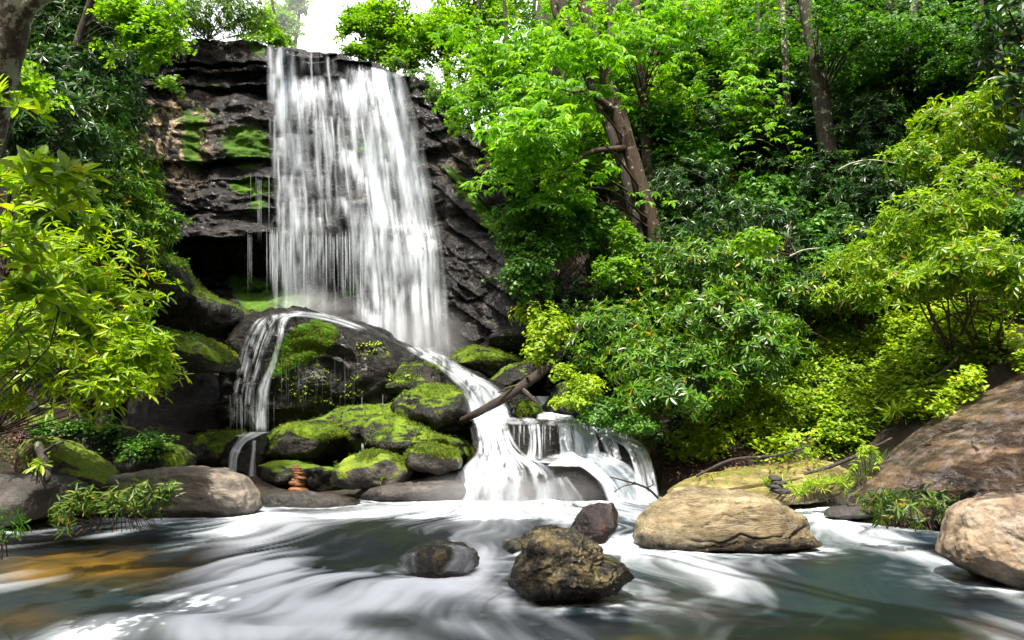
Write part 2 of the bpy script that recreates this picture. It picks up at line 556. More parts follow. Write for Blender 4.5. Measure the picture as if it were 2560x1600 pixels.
M['bark_lichen'] = bark_mat('lichen_bark', (0.03, 0.022, 0.014), (0.13, 0.1, 0.07), lichen=0.75, lcol=(0.4, 0.42, 0.3), moss=0.2)
M['log'] = bark_mat('log_bark', (0.008, 0.0055, 0.004), (0.04, 0.026, 0.018), moss=0.1, vert=False)
M['mosslog'] = bark_mat('mossy_log_bark', (0.03, 0.02, 0.01), (0.1, 0.07, 0.03), moss=0.75, vert=False)

# ------------------------------------------------------------------ ground, bed, stream
POOL = np.array([(-4.0, -2), (-4.2, 4.5), (-5.6, 7.6), (-7.4, 9.8), (-6.4, 11.6), (-4.9, 14.0), (-2.9, 15.6), (-1.2, 15.2), (0, 15.0), (2.7, 14.5), (4.1, 14.3),
                 (5.5, 13.9), (5.9, 12.8), (6.7, 11.2), (6.3, 9), (5.3, 7.5), (5.6, 5), (8, -2)], float)


def pool_dist(x, y):
    """signed distance to the pool outline, negative inside"""
    p = np.stack([x, y], -1)
    d = np.full(x.shape, 1e9)
    ins = np.zeros(x.shape, bool)
    n = len(POOL)
    for i in range(n):
        a, b = POOL[i], POOL[(i + 1) % n]
        ab = b - a
        t = np.clip(((p - a) @ ab) / (ab @ ab), 0, 1)
        d = np.minimum(d, np.linalg.norm(p - a - t[..., None] * ab, axis=-1))
        c = ((a[1] > y) != (b[1] > y)) & (x < (b[0] - a[0]) * (y - a[1]) / (b[1] - a[1] + 1e-12) + a[0])
        ins ^= c
    return np.where(ins, -d, d)


def ground_h(x, y):
    d = pool_dist(x, y)
    o = np.maximum(d, 0)
    wr = smooth(-0.8, 2.2, x)
    wl = smooth(-3.5, -6.5, x + 5.5 * smooth(11.5, 14.5, y) + 0.5 * np.maximum(y - 21, 0))
    right = 0.25 * np.minimum(o, 0.6) + 1.15 * np.maximum(o - 0.4, 0)
    right = np.where(right > 26, 26 + (right - 26) * 0.2, right)
    left = 0.3 * np.minimum(o, 1.0) + 1.15 * np.maximum(o - 1.0, 0)
    left = np.where(left > 8, 8 + (left - 8) * 0.55, left)
    mid = (0.22 + 0.25 * smooth(-3, 0, x)) * o
    h = right * wr + left * wl + mid * (1 - wr - wl)
    up = 10.3 + 0.3 * np.maximum(np.abs(x + 5.5) - 4.5, 0)
    back = smooth(22.6, 24.0, y + 0.35 * np.maximum(x - 0, 0) * 0)
    h = np.where(y > 22, np.maximum(h * (1 - back * (1 - np.maximum(wr, wl * 0.8))), 0) * (1 - back) + np.maximum(up, np.where(np.abs(x + 5.5) > 6, h, 0)) * back, h)
    bank = -0.55 - 0.25 * np.minimum(-np.minimum(d, 0), 1.0)
    h = np.where(d < 0, bank * smooth(0, -0.8, d), h)
    return h + 0.12 * f2(x * 0.9, y * 0.9, 3.0) * smooth(0, 1, np.abs(d))


def axis(lo, flo, fhi, hi, fine, coarse):
    return np.concatenate([np.linspace(lo, flo, coarse, endpoint=False), np.linspace(flo, fhi, fine), np.linspace(fhi, hi, coarse + 1)[1:]])


gx = axis(-160, -16, 16, 160, 210, 24)
gy = axis(-60, -2, 34, 260, 240, 24)
X, Y = np.meshgrid(gx, gy)
Z = ground_h(X, Y)
far = np.maximum(0, np.maximum(np.abs(X) - 30, Y - 60))
Z = np.minimum(Z, 30 + 0.02 * far)
me = new_mesh('ground', np.stack([X, Y, Z], -1).reshape(-1, 3), grid_faces(*X.shape), M['ground'], smooth_sh=True)
ground = tag(link('ground', me), 'steep forest floor of brown leaf litter under the shrubs', 'ground', kind='structure')


def gz(x, y):
    return float(ground_h(np.array([x], float), np.array([y], float))[0])


def blob(px, py, bl):
    """sum of soft spots (cx, cy, rx, ry, amount[, degrees])"""
    r = 0
    for b in bl:
        cx, cy, rx, ry, a = b[:5]
        dx, dy = px - cx, py - cy
        if len(b) > 5:
            t = math.radians(b[5]); c, s = math.cos(t), math.sin(t)
            dx, dy = dx * c + dy * s, -dx * s + dy * c
        r = r + a * np.exp(-((dx / rx) ** 2 + (dy / ry) ** 2))
    return r


# sand bed under the clear water
bpx, bpy_ = np.meshgrid(np.linspace(-500, 3060, 300), np.concatenate([np.linspace(1232, 1330, 60, endpoint=False), np.linspace(1330, 1900, 110)]))
W = G(bpx, bpy_, -0.32)
sand = blob(bpx, bpy_, [(130, 1345, 260, 38, 1.2), (300, 1420, 200, 30, 1.0), (40, 1430, 80, 25, .4), (30, 1560, 120, 30, .7), (860, 1275, 130, 22, 0.8),
                        (1950, 1240, 90, 22, .7), (1650, 1608, 180, 16, .6), (2150, 1600, 190, 18, .7, -4), (2420, 1612, 120, 16, .5), (2450, 1500, 90, 18, .9), (2050, 1400, 80, 12, .5),
                        (1080, 1610, 120, 18, .5), (1640, 1320, 70, 20, .5)])
sand = np.clip(sand + 0.5 * f2(W[..., 0] * 1.4, W[..., 1] * 1.4, 9), 0, 1)
W[..., 2] += 0.05 * f2(W[..., 0] * 1.2, W[..., 1] * 1.2, 5)
me = new_mesh('stream_bed', W.reshape(-1, 3), grid_faces(*bpx.shape), M['bed'], smooth_sh=True, attrs={'sand': sand})
tag(link('stream_bed', me), 'amber sand and dark stones under the clear water', 'stream bed', kind='structure')

# the stream surface
spx, spy = np.meshgrid(np.arange(-420, 2990, 4.0), np.concatenate([np.arange(1228, 1330, 1.6), np.arange(1330, 1800, 2.4)]))
W = G(spx, spy, 0.0)
S1 = G(1330, 1226); S2 = G(1960, 1236)
x, y = W[..., 0], W[..., 1]


def radial(S, wob=0.35, f=0.6):
    wx = x + wob * f2(x * f, y * f, 1.0, 2)
    wy = y + wob * f2(x * f, y * f, 5.0, 2)
    dx, dy = wx - S[0], S[1] + 0.6 - wy
    return np.arctan2(dx, dy), np.hypot(dx, dy)


a1, r1 = radial(S1)
a2, r2 = radial(S2)
st1 = 0.7 * f2(a1 * 15, r1 * 0.35, 2.0, 4) + 0.5 * f2(a1 * 48, r1 * 0.5, 3.0, 3)
st2 = 0.7 * f2(a2 * 14, r2 * 0.35, 6.0, 4) + 0.5 * f2(a2 * 44, r2 * 0.5, 7.0, 3)
wright = smooth(1560, 1900, spx)
st = st1 * (1 - wright) + st2 * wright
soft = f2(x * 0.8, y * 0.8, 8.0, 4)
core = blob(spx, spy, [
    (1240, 1252, 210, 22, 1.1), (1560, 1250, 110, 14, .5), (1000, 1292, 300, 24, .36, -6), (1300, 1295, 330, 22, .3),
    (540, 1268, 110, 12, .5, 14), (400, 1298, 150, 11, .35, -16), (690, 1308, 90, 20, .95, 10), (640, 1355, 70, 50, .7), (690, 1420, 110, 50, .9),
    (560, 1440, 120, 60, .42, -25), (850, 1470, 190, 42, 1.15), (1040, 1462, 130, 34, .9, -12), (1170, 1476, 120, 28, .8, 14), (720, 1520, 190, 36, .75), (480, 1500, 130, 40, .28, -25),
    (960, 1335, 240, 34, .32, -18), (1230, 1335, 160, 22, .14),
    (420, 1560, 170, 26, .45, -8), (250, 1590, 150, 26, .5, -12), (620, 1590, 240, 26, .75), (880, 1590, 160, 26, .5, 10), (1130, 1560, 190, 22, .35, 16), (1000, 1515, 150, 20, .2),
    (1290, 1500, 80, 20, .4, 20),
    (1200, 1410, 26, 34, .6, 30), (1130, 1390, 22, 26, .5),
    (1560, 1362, 60, 22, .7, -20), (1680, 1395, 150, 22, .35, 14), (1790, 1440, 130, 30, .3, 25), (1900, 1500, 220, 34, .15, 10),
    (2010, 1274, 46, 22, .95, 30), (2090, 1305, 110, 22, .8, 24), (2230, 1358, 130, 20, .42, 24), (2400, 1430, 160, 30, .12, 24),
    (1600, 1335, 60, 10, .3)])
hole = blob(spx, spy, [(850, 1385, 110, 36, 1.0, -14), (1020, 1385, 90, 34, .8), (300, 1400, 190, 70, .3), (180, 1520, 200, 30, .4), (1480, 1480, 180, 50, .7), (2230, 1500, 320, 80, .5),
                       (1640, 1330, 120, 12, .5), (980, 1540, 110, 20, .45), (560, 1530, 160, 16, .35, -10), (2450, 1350, 140, 60, .6), (1500, 1310, 130, 20, .3)])
foam = 1.05 * core * (0.85 + 1.0 * st + 0.4 * soft) + (0.04 + 0.3 * np.clip(st + 0.05, 0, 1)) * smooth(1250, 1300, spy) * (1 - 0.85 * np.clip(blob(spx, spy, [(120, 1350, 320, 44, 1.0), (290, 1425, 230, 40, .8), (40, 1500, 160, 80, .7)]), 0, 1)) * (1 - 0.6 * smooth(1700, 2200, spx)) - 0.45 * hole * (0.9 + 0.4 * st) + 0.05 * st
foam = np.clip(foam, 0, 1.6)
foam = np.where(foam < 0.55, foam, 0.55 + 0.36 * (1 - np.exp(-(foam - 0.55) / 0.36)))
clear = blob(spx, spy, [(120, 1350, 300, 50, 1.0), (290, 1425, 230, 40, .8), (60, 1440, 160, 40, .5), (40, 1565, 160, 40, .6), (850, 1275, 150, 26, .8), (1950, 1240, 110, 20, .8), (1680, 1604, 240, 26, .5), (2200, 1600, 280, 32, .55, -4),
                        (2450, 1500, 120, 26, .6), (1650, 1330, 90, 22, .6), (1640, 1500, 200, 40, .4), (2050, 1400, 120, 20, .5)])
clear = np.clip(clear * (1 + 0.5 * st) + 0.12, 0, 1)
hgt = blob(spx, spy, [(960, 1325, 300, 34, 0.07), (690, 1310, 90, 26, 0.05), (850, 1390, 130, 30, -0.07), (850, 1470, 220, 40, 0.07), (400, 1560, 240, 26, 0.06), (1080, 1380, 80, 30, 0.1),
                      (2060, 1290, 110, 26, 0.04), (1680, 1400, 150, 20, 0.03), (620, 1595, 260, 20, .05)])
W[..., 2] = hgt * 1.1 + 0.012 * st + 0.02 * soft
me = new_mesh('stream', W.reshape(-1, 3), grid_faces(*spx.shape), M['stream'], smooth_sh=True, attrs={'foam': foam, 'clear': clear})
stream_o = link('stream', me); W_STREAM = W.copy(); foam_stream = foam.copy()
tag(stream_o, 'smooth stream with white foam streaks flowing towards the viewer', 'stream', kind='structure')


# ------------------------------------------------------------------ rocks
_ico = {}


def ico(n):
    if n not in _ico:
        bm = bmesh.new()
        bmesh.ops.create_icosphere(bm, subdivisions=n, radius=1)
        V = np.array([v.co[:] for v in bm.verts])
        F = np.array([[v.index for v in f.verts] for f in bm.faces])
        bm.free()
        _ico[n] = (V / np.linalg.norm(V, axis=1)[:, None], F)
    return _ico[n]


BV = {}
BV['ground'] = (np.stack([X, Y, Z], -1).reshape(-1, 3), grid_faces(*X.shape))


def rock(name, outline, d, thick, mat, label, cat='boulder', group=None, sub=5, box=0.75, rough=0.06, strata=0.0, skew=0.0, lean=0.0, moss=None,
         seed=0, facets=5, parts=None, lump=0.12, lich=None, sfreq=5.0, stilt=(0.0, 0.0), wrinkle=0.0, groove=0.0):
    """boulder whose cross-section at depth d has the given outline (photo pixels); thick = half depth in metres"""
    D, F = ico(sub)
    pts = P(np.array([p[0] for p in outline], float), np.array([p[1] for p in outline], float), d)
    poly = np.vstack([pts[:, [0, 2]], pts[:1, [0, 2]]])
    seg = np.concatenate([np.linspace(poly[i], poly[i + 1], 24, endpoint=False) for i in range(len(poly) - 1)])
    c = (seg.min(0) + seg.max(0)) / 2 * 0.5 + seg.mean(0) * 0.5
    rel = seg - c
    th = np.arctan2(rel[:, 1], rel[:, 0])
    rr = np.hypot(rel[:, 0], rel[:, 1])
    bins = np.linspace(-np.pi, np.pi, 181)
    idx = np.clip(((th + np.pi) / (2 * np.pi) * 180).astype(int), 0, 179)
    rad = np.full(180, np.nan)
    for k in range(180):
        s = rr[idx == k]
        if len(s): rad[k] = s.max()
    ok = ~np.isnan(rad)
    ar = np.arange(180)
    rad = np.interp(ar, np.concatenate([ar[ok] - 180, ar[ok], ar[ok] + 180]), np.tile(rad[ok], 3))
    rad = (np.roll(rad, 1) + 2 * rad + np.roll(rad, -1)) / 4
    t = np.arctan2(D[:, 2], D[:, 0])
    f = (t + np.pi) / (2 * np.pi) * 180 - 0.5
    r = np.interp(f, np.arange(-180, 360), np.tile(rad, 3))
    rho = np.hypot(D[:, 0], D[:, 2])
    e = rho ** box
    V = np.stack([np.cos(t) * r * e, np.sign(D[:, 1]) * np.abs(D[:, 1]) ** box * thick, np.sin(t) * r * e], -1)
    size = float(np.mean(rad))
    if mat.name == 'dark_mossy_rock':
        skew = skew or -0.3
        facets = max(facets, 10); lump = lump * .8
    V[:, 1] += skew * V[:, 2] + lean * V[:, 0]      # top leans back with skew > 0
    r0 = np.random.default_rng(100 + seed)
    nrm = V / (np.array([1, (thick / size) ** 2, 1]) * size)
    nrm /= np.linalg.norm(nrm, axis=1)[:, None] + 1e-9
    # lumps, then flat facets, then fine roughness; kept small near the outline
    V = V + nrm * (lump * size * fbm(V / size * 0.9 + seed * 7.7, 3))[:, None]
    for k in range(facets):
        n = r0.normal(size=3); n[1] = -abs(n[1]) - 0.4; n /= np.linalg.norm(n)
        h = (V @ n).max() * r0.uniform(0.72, 0.88)
        ex = V @ n - h
        V = V - np.where(ex > 0, ex * 0.85, 0)[:, None] * n
    if strata:
        q = V[:, 2] + stilt[0] * V[:, 0] + stilt[1] * V[:, 1] + 0.25 * size * fbm(V / size * 1.3 + seed, 2)
        fr = (q * sfreq / size) % 1.0
        gate = np.clip(0.9 * fbm(V / size * np.array([1.1, 1.1, 3.0]) + 5 * seed, 2) + 0.25, 0, 1)
        V = V - nrm * (groove * size * gate * np.exp(-((fr - 0.5) / 0.09) ** 2))[:, None]
        V = V + nrm * (strata * size * (fr - 0.5) * np.clip(0.4 + fbm(V / size * 1.7 + 3 * seed, 2), 0, 1))[:, None]
    V = V + nrm * (rough * size * fbm(V / size * 2.6 + seed * 3.1, 5, 0.55))[:, None]
    if wrinkle:
        q = V / size * np.array([2.2, 2.2, 4.0]) + 0.5 * fbm(V / size * 2 + seed, 2)[:, None]
        V = V + nrm * (wrinkle * size * (fbm(q, 4, 0.55, True) - 0.6))[:, None]
    base = np.array([c[0], d, c[1] + V[:, 2].min()])
    Wd = V + np.array([c[0], d, c[1]])
    attrs = {}
    if moss: attrs['moss'] = np.clip(moss_attr(Wd, moss), 0, 1)
    if lich: attrs['lichen'] = np.clip(moss_attr(Wd, lich), 0, 1)
    me = new_mesh(name, Wd - base, F, mat, smooth_sh=True, attrs=attrs)
    o = tag(link(name, me, loc=base), label, cat, group)
    BV[o.name] = (Wd, F)
    return o


def proj(V):
    V = np.asarray(V, float)
    x, y, z = V[..., 0], V[..., 1], V[..., 2] - CAMZ
    dep = y * cP + z * sP
    up = -y * sP + z * cP
    return CX + FPX * x / dep, CY - FPX * up / dep, dep


def moss_attr(V, bl):
    px, py, _ = proj(V)
    return blob(px, py, bl)


def moss_fuzz(o, n, size=.045, thr=0.55, seed=0):
    """a fuzzy part of short moss shoots on what faces up"""
    Vw, Ff = BV[o.name]
    a, b, c = Vw[Ff[:, 0]], Vw[Ff[:, 1]], Vw[Ff[:, 2]]
    nn = np.cross(b - a, c - a)
    ar = np.linalg.norm(nn, axis=1)
    nn = nn / (ar[:, None] + 1e-12)
    cen = (a + b + c) / 3
    ok = (nn[:, 2] + 0.9 * fbm(cen * 2.4 + seed, 3) > thr) & (nn[:, 1] < 0.6)
    if 'moss' in o.data.attributes:
        av = np.zeros(len(Vw), np.float32)
        o.data.attributes['moss'].data.foreach_get('value', av)
        ok |= (av[Ff[:, 0]] + 0.5 * fbm(cen * 2.4 + seed, 3) > 0.62) & (nn[:, 1] < 0.3)
    if ok.sum() < 5: return
    r = np.random.default_rng(seed)
    k = r.choice(np.where(ok)[0], n, p=ar[ok] / ar[ok].sum())
    pos = cen[k] + r.normal(size=(n, 3)) * .02 - nn[k] * .004
    V, F, m = scatter([MOSS_T], pos, nn[k] + r.normal(size=(n, 3)) * .35, size * r.uniform(.5, 1.3, n), seed)
    base = np.array(o.location)
    link('moss', new_mesh('moss', V - base, F, [M['moss_shoot']], m * 0), o)


# ---- the cliff
def pw(px, pts):
    return np.interp(px, [p[0] for p in pts], [p[1] for p in pts])


LIP = [(150, 60), (300, 70), (470, 92), (600, 92), (680, 112), (760, 122), (860, 140), (950, 165), (1010, 190), (1110, 225), (1180, 320), (1240, 440), (1290, 580), (1330, 700), (1500, 760)]
OVER = [(150, 640), (330, 606), (420, 594), (560, 597), (620, 588), (690, 577), (790, 593), (900, 580), (1000, 590), (1500, 590)]
LEDGES = [(146, .3), (166, .6), (204, .5), (258, .22), (300, .12), (392, .55), (446, .14), (520, .1)]


def cliff_depth(px, py):
    s = py + 9 * f2(px / 150, py / 70, 1.0) + 0.05 * (px - 700)
    right = smooth(960, 1150, px)
    q = s + right * (-0.75 * (px - 1000))          # strata dip to the right there
    d = 21.2 + 0.9 * smooth(330, 110, py)
    d = d - 0.25 * smooth(300, 590, py) - 0.25 * smooth(330, 120, py)
    # ledges
    ed = [l[0] for l in LEDGES] + [600]
    saw = np.zeros(np.broadcast(px, py).shape)
    for i, (e, a) in enumerate(LEDGES):
        t = (s - e) / (ed[i + 1] - e)
        m = (t >= 0) & (t < 1)
        amp = a * np.clip(0.75 + 0.9 * n2(px / 130, np.full_like(px, e / 10.0), 4.0), 0.15, 1.6)
        saw = np.where(m, amp * (1 - np.clip(t, 0, 1)) ** 0.8, saw)
    d = d + saw * (1 - right) * 1.25
    t = (q / 62.0)
    fr = t - np.floor(t)
    d = d + right * 0.45 * (1 - fr) * np.clip(0.6 + n2(px / 90, py / 90, 12.0), 0.1, 1.4)
    # undercut
    ov = pw(px, OVER)
    un = smooth(ov - 2, ov + 16, py) * (1 - smooth(940, 1010, px))
    d = d + un * (1.5 + 0.5 * smooth(600, 700, py)) - un * 2.6 * smooth(655, 840, py)
    # bulge on the right the water lands on
    lump = smooth(600, 622, py + 0.35 * np.maximum(1045 - px, 0)) * np.exp(-((px - 1062) / 70.0) ** 2)
    d = d - 1.0 * lump - 0.5 * smooth(600, 860, py) * right
    d = d - smooth(480, 250, px) * 2.4 - smooth(1140, 1420, px) * 3.2
    # diagonal shoulder at the right of the falls
    sh = smooth(-30, 30, py - (430 + 1.15 * (px - 1130)))
    d = d - 0.5 * sh * smooth(1080, 1150, px)
    return d


nc, nr = 430, 330
cpx = np.linspace(180, 1480, nc)[None, :].repeat(nr, 0)
tt = np.linspace(0, 1, nr)[:, None]
cpy = pw(cpx, LIP) * (1 - tt) + 1010 * tt
cd = cliff_depth(cpx, cpy)
V = P(cpx, cpy, cd)
blk = fbm(V * np.array([0.9, .9, 1.7]), 5, 0.55)
ridg = fbm(V * np.array([0.7, 1, 2.6]) + 9, 4, 0.5, True)
cell = np.floor(V[..., 2] * 1.2 + 0.9 * fbm(V * 0.5, 2))
blo = n2(V[..., 0] * 1.1 + cell * 3.7, cell * 1.3, 2.0)
V[..., 1] += 0.2 * blk + 0.05 * ridg + 0.14 * np.clip(blo * 4, -.7, .7)
# plateau rows behind the lip
rows = []
for k, (dy, dz) in enumerate([(6.0, 0.25), (2.5, 0.15), (1.0, 0.1), (0.4, 0.06), (0.12, 0.03)]):
    r = V[0].copy(); r[:, 1] += dy; r[:, 2] += dz + 0.1 * fbm(r * 1.3, 3); rows.append(r[None])
V = np.concatenate(rows + [V], 0)
CPX, CPY, _ = proj(V)
moss = blob(CPX, CPY, [(615, 345, 55, 40, .9), (620, 390, 60, 34, 1.0), (625, 463, 60, 22, .9), (640, 520, 60, 45, .55), (640, 120, 40, 22, .7, 30), (520, 170, 60, 8, .3),
                       (1165, 470, 95, 16, 1.0, 48), (1250, 590, 50, 18, 1.0, 40), (1205, 530, 60, 20, .6, 45), (560, 212, 100, 8, .5), (470, 330, 60, 90, .45), (480, 400, 30, 60, .5), (520, 280, 70, 30, .35),
                       (640, 740, 60, 40, .8), (700, 760, 80, 40, .6), (880, 700, 35, 60, .6), (800, 740, 60, 30, .5), (1150, 480, 30, 30, .4), (600, 700, 40, 25, .6),
                       (900, 360, 60, 30, .5), (960, 380, 60, 50, .5), (860, 240, 40, 20, .4), (1240, 900, 80, 40, .8), (1070, 500, 40, 60, .4), (1040, 650, 80, 60, .2), (470, 700, 50, 30, .5)])
lich = blob(CPX, CPY, [(440, 290, 60, 60, 1.6), (470, 345, 50, 40, 1.3), (410, 340, 50, 60, 1.4), (460, 430, 40, 40, 1.0), (1180, 420, 60, 40, .5), (510, 110, 90, 18, .3), (560, 180, 80, 8, .5)])  # tan lichened rock, with the warm sunlight on it painted in as well
cliff = link('cliff', new_mesh('cliff', V.reshape(-1, 3), grid_faces(*V.shape[:2]), M['cliff'], smooth_sh=True, attrs={'moss': np.clip(moss, 0, 1), 'lichen': np.clip(lich, 0, 1)}))
tag(cliff, 'tall wet dark layered rock cliff behind the waterfall', 'cliff', kind='structure')
BV['cliff'] = (V.reshape(-1, 3), grid_faces(*V.shape[:2]))

# ---- rocks below the falls
rock('domed_boulder', [(566, 1075), (575, 960), (600, 860), (640, 805), (700, 784), (765, 778), (830, 800), (900, 822), (960, 838), (1040, 885), (1075, 915), (1080, 1000), (1040, 1085), (900, 1110), (700, 1110), (600, 1100)],
     18.3, 1.9, M['dome'], 'large domed black boulder under the waterfall with a bright moss patch', sub=6, box=0.62, rough=0.05, facets=0, lump=0.06, seed=1,
     strata=0.1, sfreq=7, groove=.03, skew=-.3, moss=[(770, 850, 55, 40, 1.0), (730, 890, 50, 40, .95), (810, 830, 40, 30, .7), (690, 925, 30, 20, .6), (800, 1000, 160, 24, .28), (740, 960, 40, 20, .3)])
rock('mossy_boulder', [(960, 1000), (962, 960), (1010, 918), (1050, 910), (1110, 920), (1150, 930), (1150, 980), (1090, 1010), (1000, 1010)], 17.0, 0.8, M['mossy_dark'],
     'dark moss capped boulder just below the dome rock beside the chute', seed=2, sub=5, box=.7, strata=.05, moss=[(1010, 950, 50, 20, .5)])
rock('mossy_boulder', [(975, 1040), (990, 1010), (1030, 965), (1080, 955), (1140, 970), (1170, 1000), (1182, 1060), (1180, 1110), (1100, 1110), (1010, 1090)], 16.6, 0.9, M['mossy_dark'],
     'black blocky boulder with a shaggy bright moss crown beside the cascade', seed=3, sub=5, box=.6, rough=.08, strata=.06, moss=[(1060, 975, 60, 22, .9), (1120, 985, 50, 16, .6), (1000, 1030, 30, 20, .6)])
rock('mossy_boulder', [(900, 1070), (930, 1045), (980, 1035), (1040, 1060), (1130, 1095), (1190, 1110), (1205, 1140), (1190, 1175), (1060, 1170), (930, 1130)], 16.0, 0.8, M['mossy_dark'],
     'long mossy rock ridge sloping right towards the cascade', seed=4, sub=5, box=.6, moss=[(960, 1050, 50, 18, .8), (1080, 1090, 90, 14, .7, 22), (1180, 1130, 30, 26, .6)])
rock('mossy_boulder', [(640, 1110), (690, 1075), (740, 1055), (800, 1060), (870, 1065), (900, 1085), (895, 1120), (840, 1145), (760, 1165), (680, 1160), (640, 1140)], 16.3, 0.9, M['mossy_dark'],
     'broad low rock draped in bright green moss below the side trickle', seed=5, sub=5, box=.65, moss=[(760, 1075, 80, 16, .9, 8), (830, 1080, 60, 20, .8), (720, 1120, 60, 30, .4)])
rock('mossy_boulder', [(800, 1080), (860, 1045), (920, 1030), (970, 1030), (960, 1075), (900, 1100), (830, 1105)], 16.9, 0.5, M['mossy_dark'],
     'small yellow-green mossy rock wedged at the foot of the dome', seed=6, moss=[(880, 1055, 70, 22, .8)])
rock('mossy_boulder', [(825, 1205), (830, 1180), (870, 1145), (930, 1128), (975, 1135), (1015, 1155), (1032, 1180), (1015, 1205), (960, 1220), (880, 1222)], 14.9, 0.55, M['mossy'],
     'rounded grey boulder half covered in yellow-green moss by the pool', seed=7, box=.75, rough=.04, moss=[(930, 1145, 50, 16, .9), (850, 1190, 30, 20, .5), (980, 1190, 60, 20, .45)], facets=3)
rock('mossy_boulder', [(1015, 1145), (1025, 1125), (1060, 1110), (1110, 1115), (1155, 1130), (1162, 1145), (1150, 1170), (1100, 1185), (1050, 1180), (1020, 1165)], 14.8, 0.4, M['mossy'],
     'small brown boulder with a flat bright moss cap next to the cascade', seed=8, box=.65, rough=.04, moss=[(1080, 1124, 80, 13, 1.2), (1130, 1140, 40, 10, .6)], facets=3)
rock('wet_rock', [(640, 1220), (640, 1165), (690, 1150), (780, 1160), (850, 1175), (880, 1215), (860, 1240), (700, 1240)], 15.6, 0.6, M['mossy_dark'],
     'dark dripping rock in the shade behind the stacked stones', seed=9, moss=[(690, 1170, 30, 18, .7)])
rock('mossy_boulder', [(455, 1150), (480, 1100), (540, 1080), (600, 1080), (650, 1090), (660, 1150), (620, 1190), (480, 1190)], 16.4, 0.8, M['mossy_dark'],
     'low green mossy rock to the left of the trickle foot', seed=10, moss=[(530, 1110, 60, 26, .6), (570, 1150, 40, 30, .4)])
rock('wet_rock', [(560, 1200), (570, 1110), (600, 1090), (660, 1085), (680, 1110), (670, 1170), (650, 1215)], 15.9, 0.5, M['dome'],
     'small wet black step rock the side trickle runs over', seed=11, strata=.06)
rock('mossy_outcrop', [(610, 1190), (640, 1120), (720, 1072), (860, 1022), (1000, 1000), (1140, 1030), (1205, 1110), (1195, 1200), (1040, 1222), (860, 1222), (700, 1215)], 17.0, 0.8, M['mossy_dark'],
     'wet black outcrop that shows between the mossy boulders below the dome', cat='rock outcrop', seed=28, sub=6, box=.6, strata=.05, groove=.03, rough=.05, moss=[(900, 1110, 60, 24, .7), (1040, 1060, 60, 30, .6), (800, 1170, 60, 20, .5)])
# ledges at the left of the dome
rock('mossy_ledge', [(400, 900), (400, 850), (440, 830), (510, 850), (560, 890), (570, 915), (545, 930), (470, 925)], 14.5, 1.3, M['mossy_dark'],
     'overhanging flat ledge with a bright moss edge above the dark hollow', cat='rock ledge', seed=12, box=.6, skew=.5, moss=[(520, 885, 50, 14, .9, 30), (440, 850, 40, 12, .4)])
rock('mossy_ledge', [(380, 800), (390, 700), (430, 650), (470, 700), (520, 745), (600, 770), (620, 800), (560, 850), (450, 850)], 17.2, 1.2, M['mossy_dark'],
     'dark moss edged rock shelf left of the falls below the overhang', cat='rock ledge', seed=13, sub=5, box=.6, strata=.06, moss=[(440, 665, 40, 20, .6, 35), (560, 755, 60, 10, .6, 15)])
rock('rock_ledge', [(330, 690), (350, 630), (400, 620), (450, 650), (465, 700), (430, 760), (370, 800), (330, 780)], 15.2, 1.0, M['mossy_dark'],
     'dark jutting rock behind the leftmost sunny shrub with moss on top', cat='rock ledge', seed=14, moss=[(400, 640, 50, 16, .7, 25)])
rock('wet_rock', [(250, 1120), (300, 950), (420, 905), (530, 930), (580, 1000), (575, 1090), (470, 1130), (330, 1150)], 19.0, 1.0, M['cliff'],
     'black rock wall of the shaded hollow left of the trickle', cat='rock', seed=15, strata=.05)
# right of the falls
rock('mossy_boulder', [(1120, 910), (1130, 875), (1180, 865), (1240, 880), (1290, 890), (1320, 905), (1300, 930), (1240, 950), (1160, 945)], 18.0, 0.8, M['mossy_dark'],
     'moss covered boulder right of the main fall foot', seed=16, moss=[(1170, 890, 50, 20, .7), (1250, 890, 50, 14, .8)])
rock('wet_rock', [(1215, 880), (1225, 840), (1270, 815), (1320, 810), (1340, 840), (1330, 880), (1270, 890)], 18.4, 0.7, M['cliff'],
     'dark wet block at the foot of the cliff right of the falls', cat='rock', seed=17, strata=.05)
rock('wet_rock', [(1215, 955), (1260, 915), (1340, 900), (1370, 930), (1360, 970), (1280, 985)], 17.4, 0.6, M['mossy_dark'],
     'black slanting rock behind the fallen log', cat='rock', seed=18, strata=.04)
rock('wet_rock', [(1350, 1020), (1390, 960), (1450, 950), (1500, 980), (1520, 1040), (1560, 1090), (1470, 1090), (1400, 1060)], 16.2, 0.7, M['mossy_dark'],
     'dark mossy bank rock right of the fallen log', cat='rock', seed=19, strata=.05)
# rocks the cascade runs over
rock('cascade_rock', [(1030, 900), (1100, 890), (1200, 935), (1300, 985), (1420, 1010), (1430, 1060), (1200, 1080), (1110, 1040)], 17.4, 0.9, M['dome'],
     'wet sloping rock under the upper chute of the cascade', cat='rock', seed=20, sub=5, facets=2)
rock('cascade_rock', [(1180, 1060), (1230, 1042), (1330, 1042), (1440, 1046), (1500, 1055), (1520, 1110), (1480, 1180), (1300, 1185), (1200, 1180)], 15.9, 0.8, M['dome'],
     'dark blocky step rock in the middle of the cascade', cat='rock', seed=21, sub=5, box=.45, facets=3, strata=.05)
rock('cascade_rock', [(1345, 1240), (1350, 1190), (1385, 1150), (1430, 1140), (1480, 1165), (1520, 1200), (1530, 1245), (1440, 1255)], 14.7, 0.5, M['dome'],
     'rounded wet black boulder at the cascade foot between two streams', seed=22, box=.75, facets=3)
rock('cascade_rock', [(1140, 1250), (1165, 1200), (1215, 1165), (1290, 1155), (1370, 1185), (1395, 1225), (1395, 1262), (1250, 1270)], 14.9, 0.6, M['dome'],
     'low wet rock under the white left foot of the cascade', cat='rock', seed=23, box=.6)
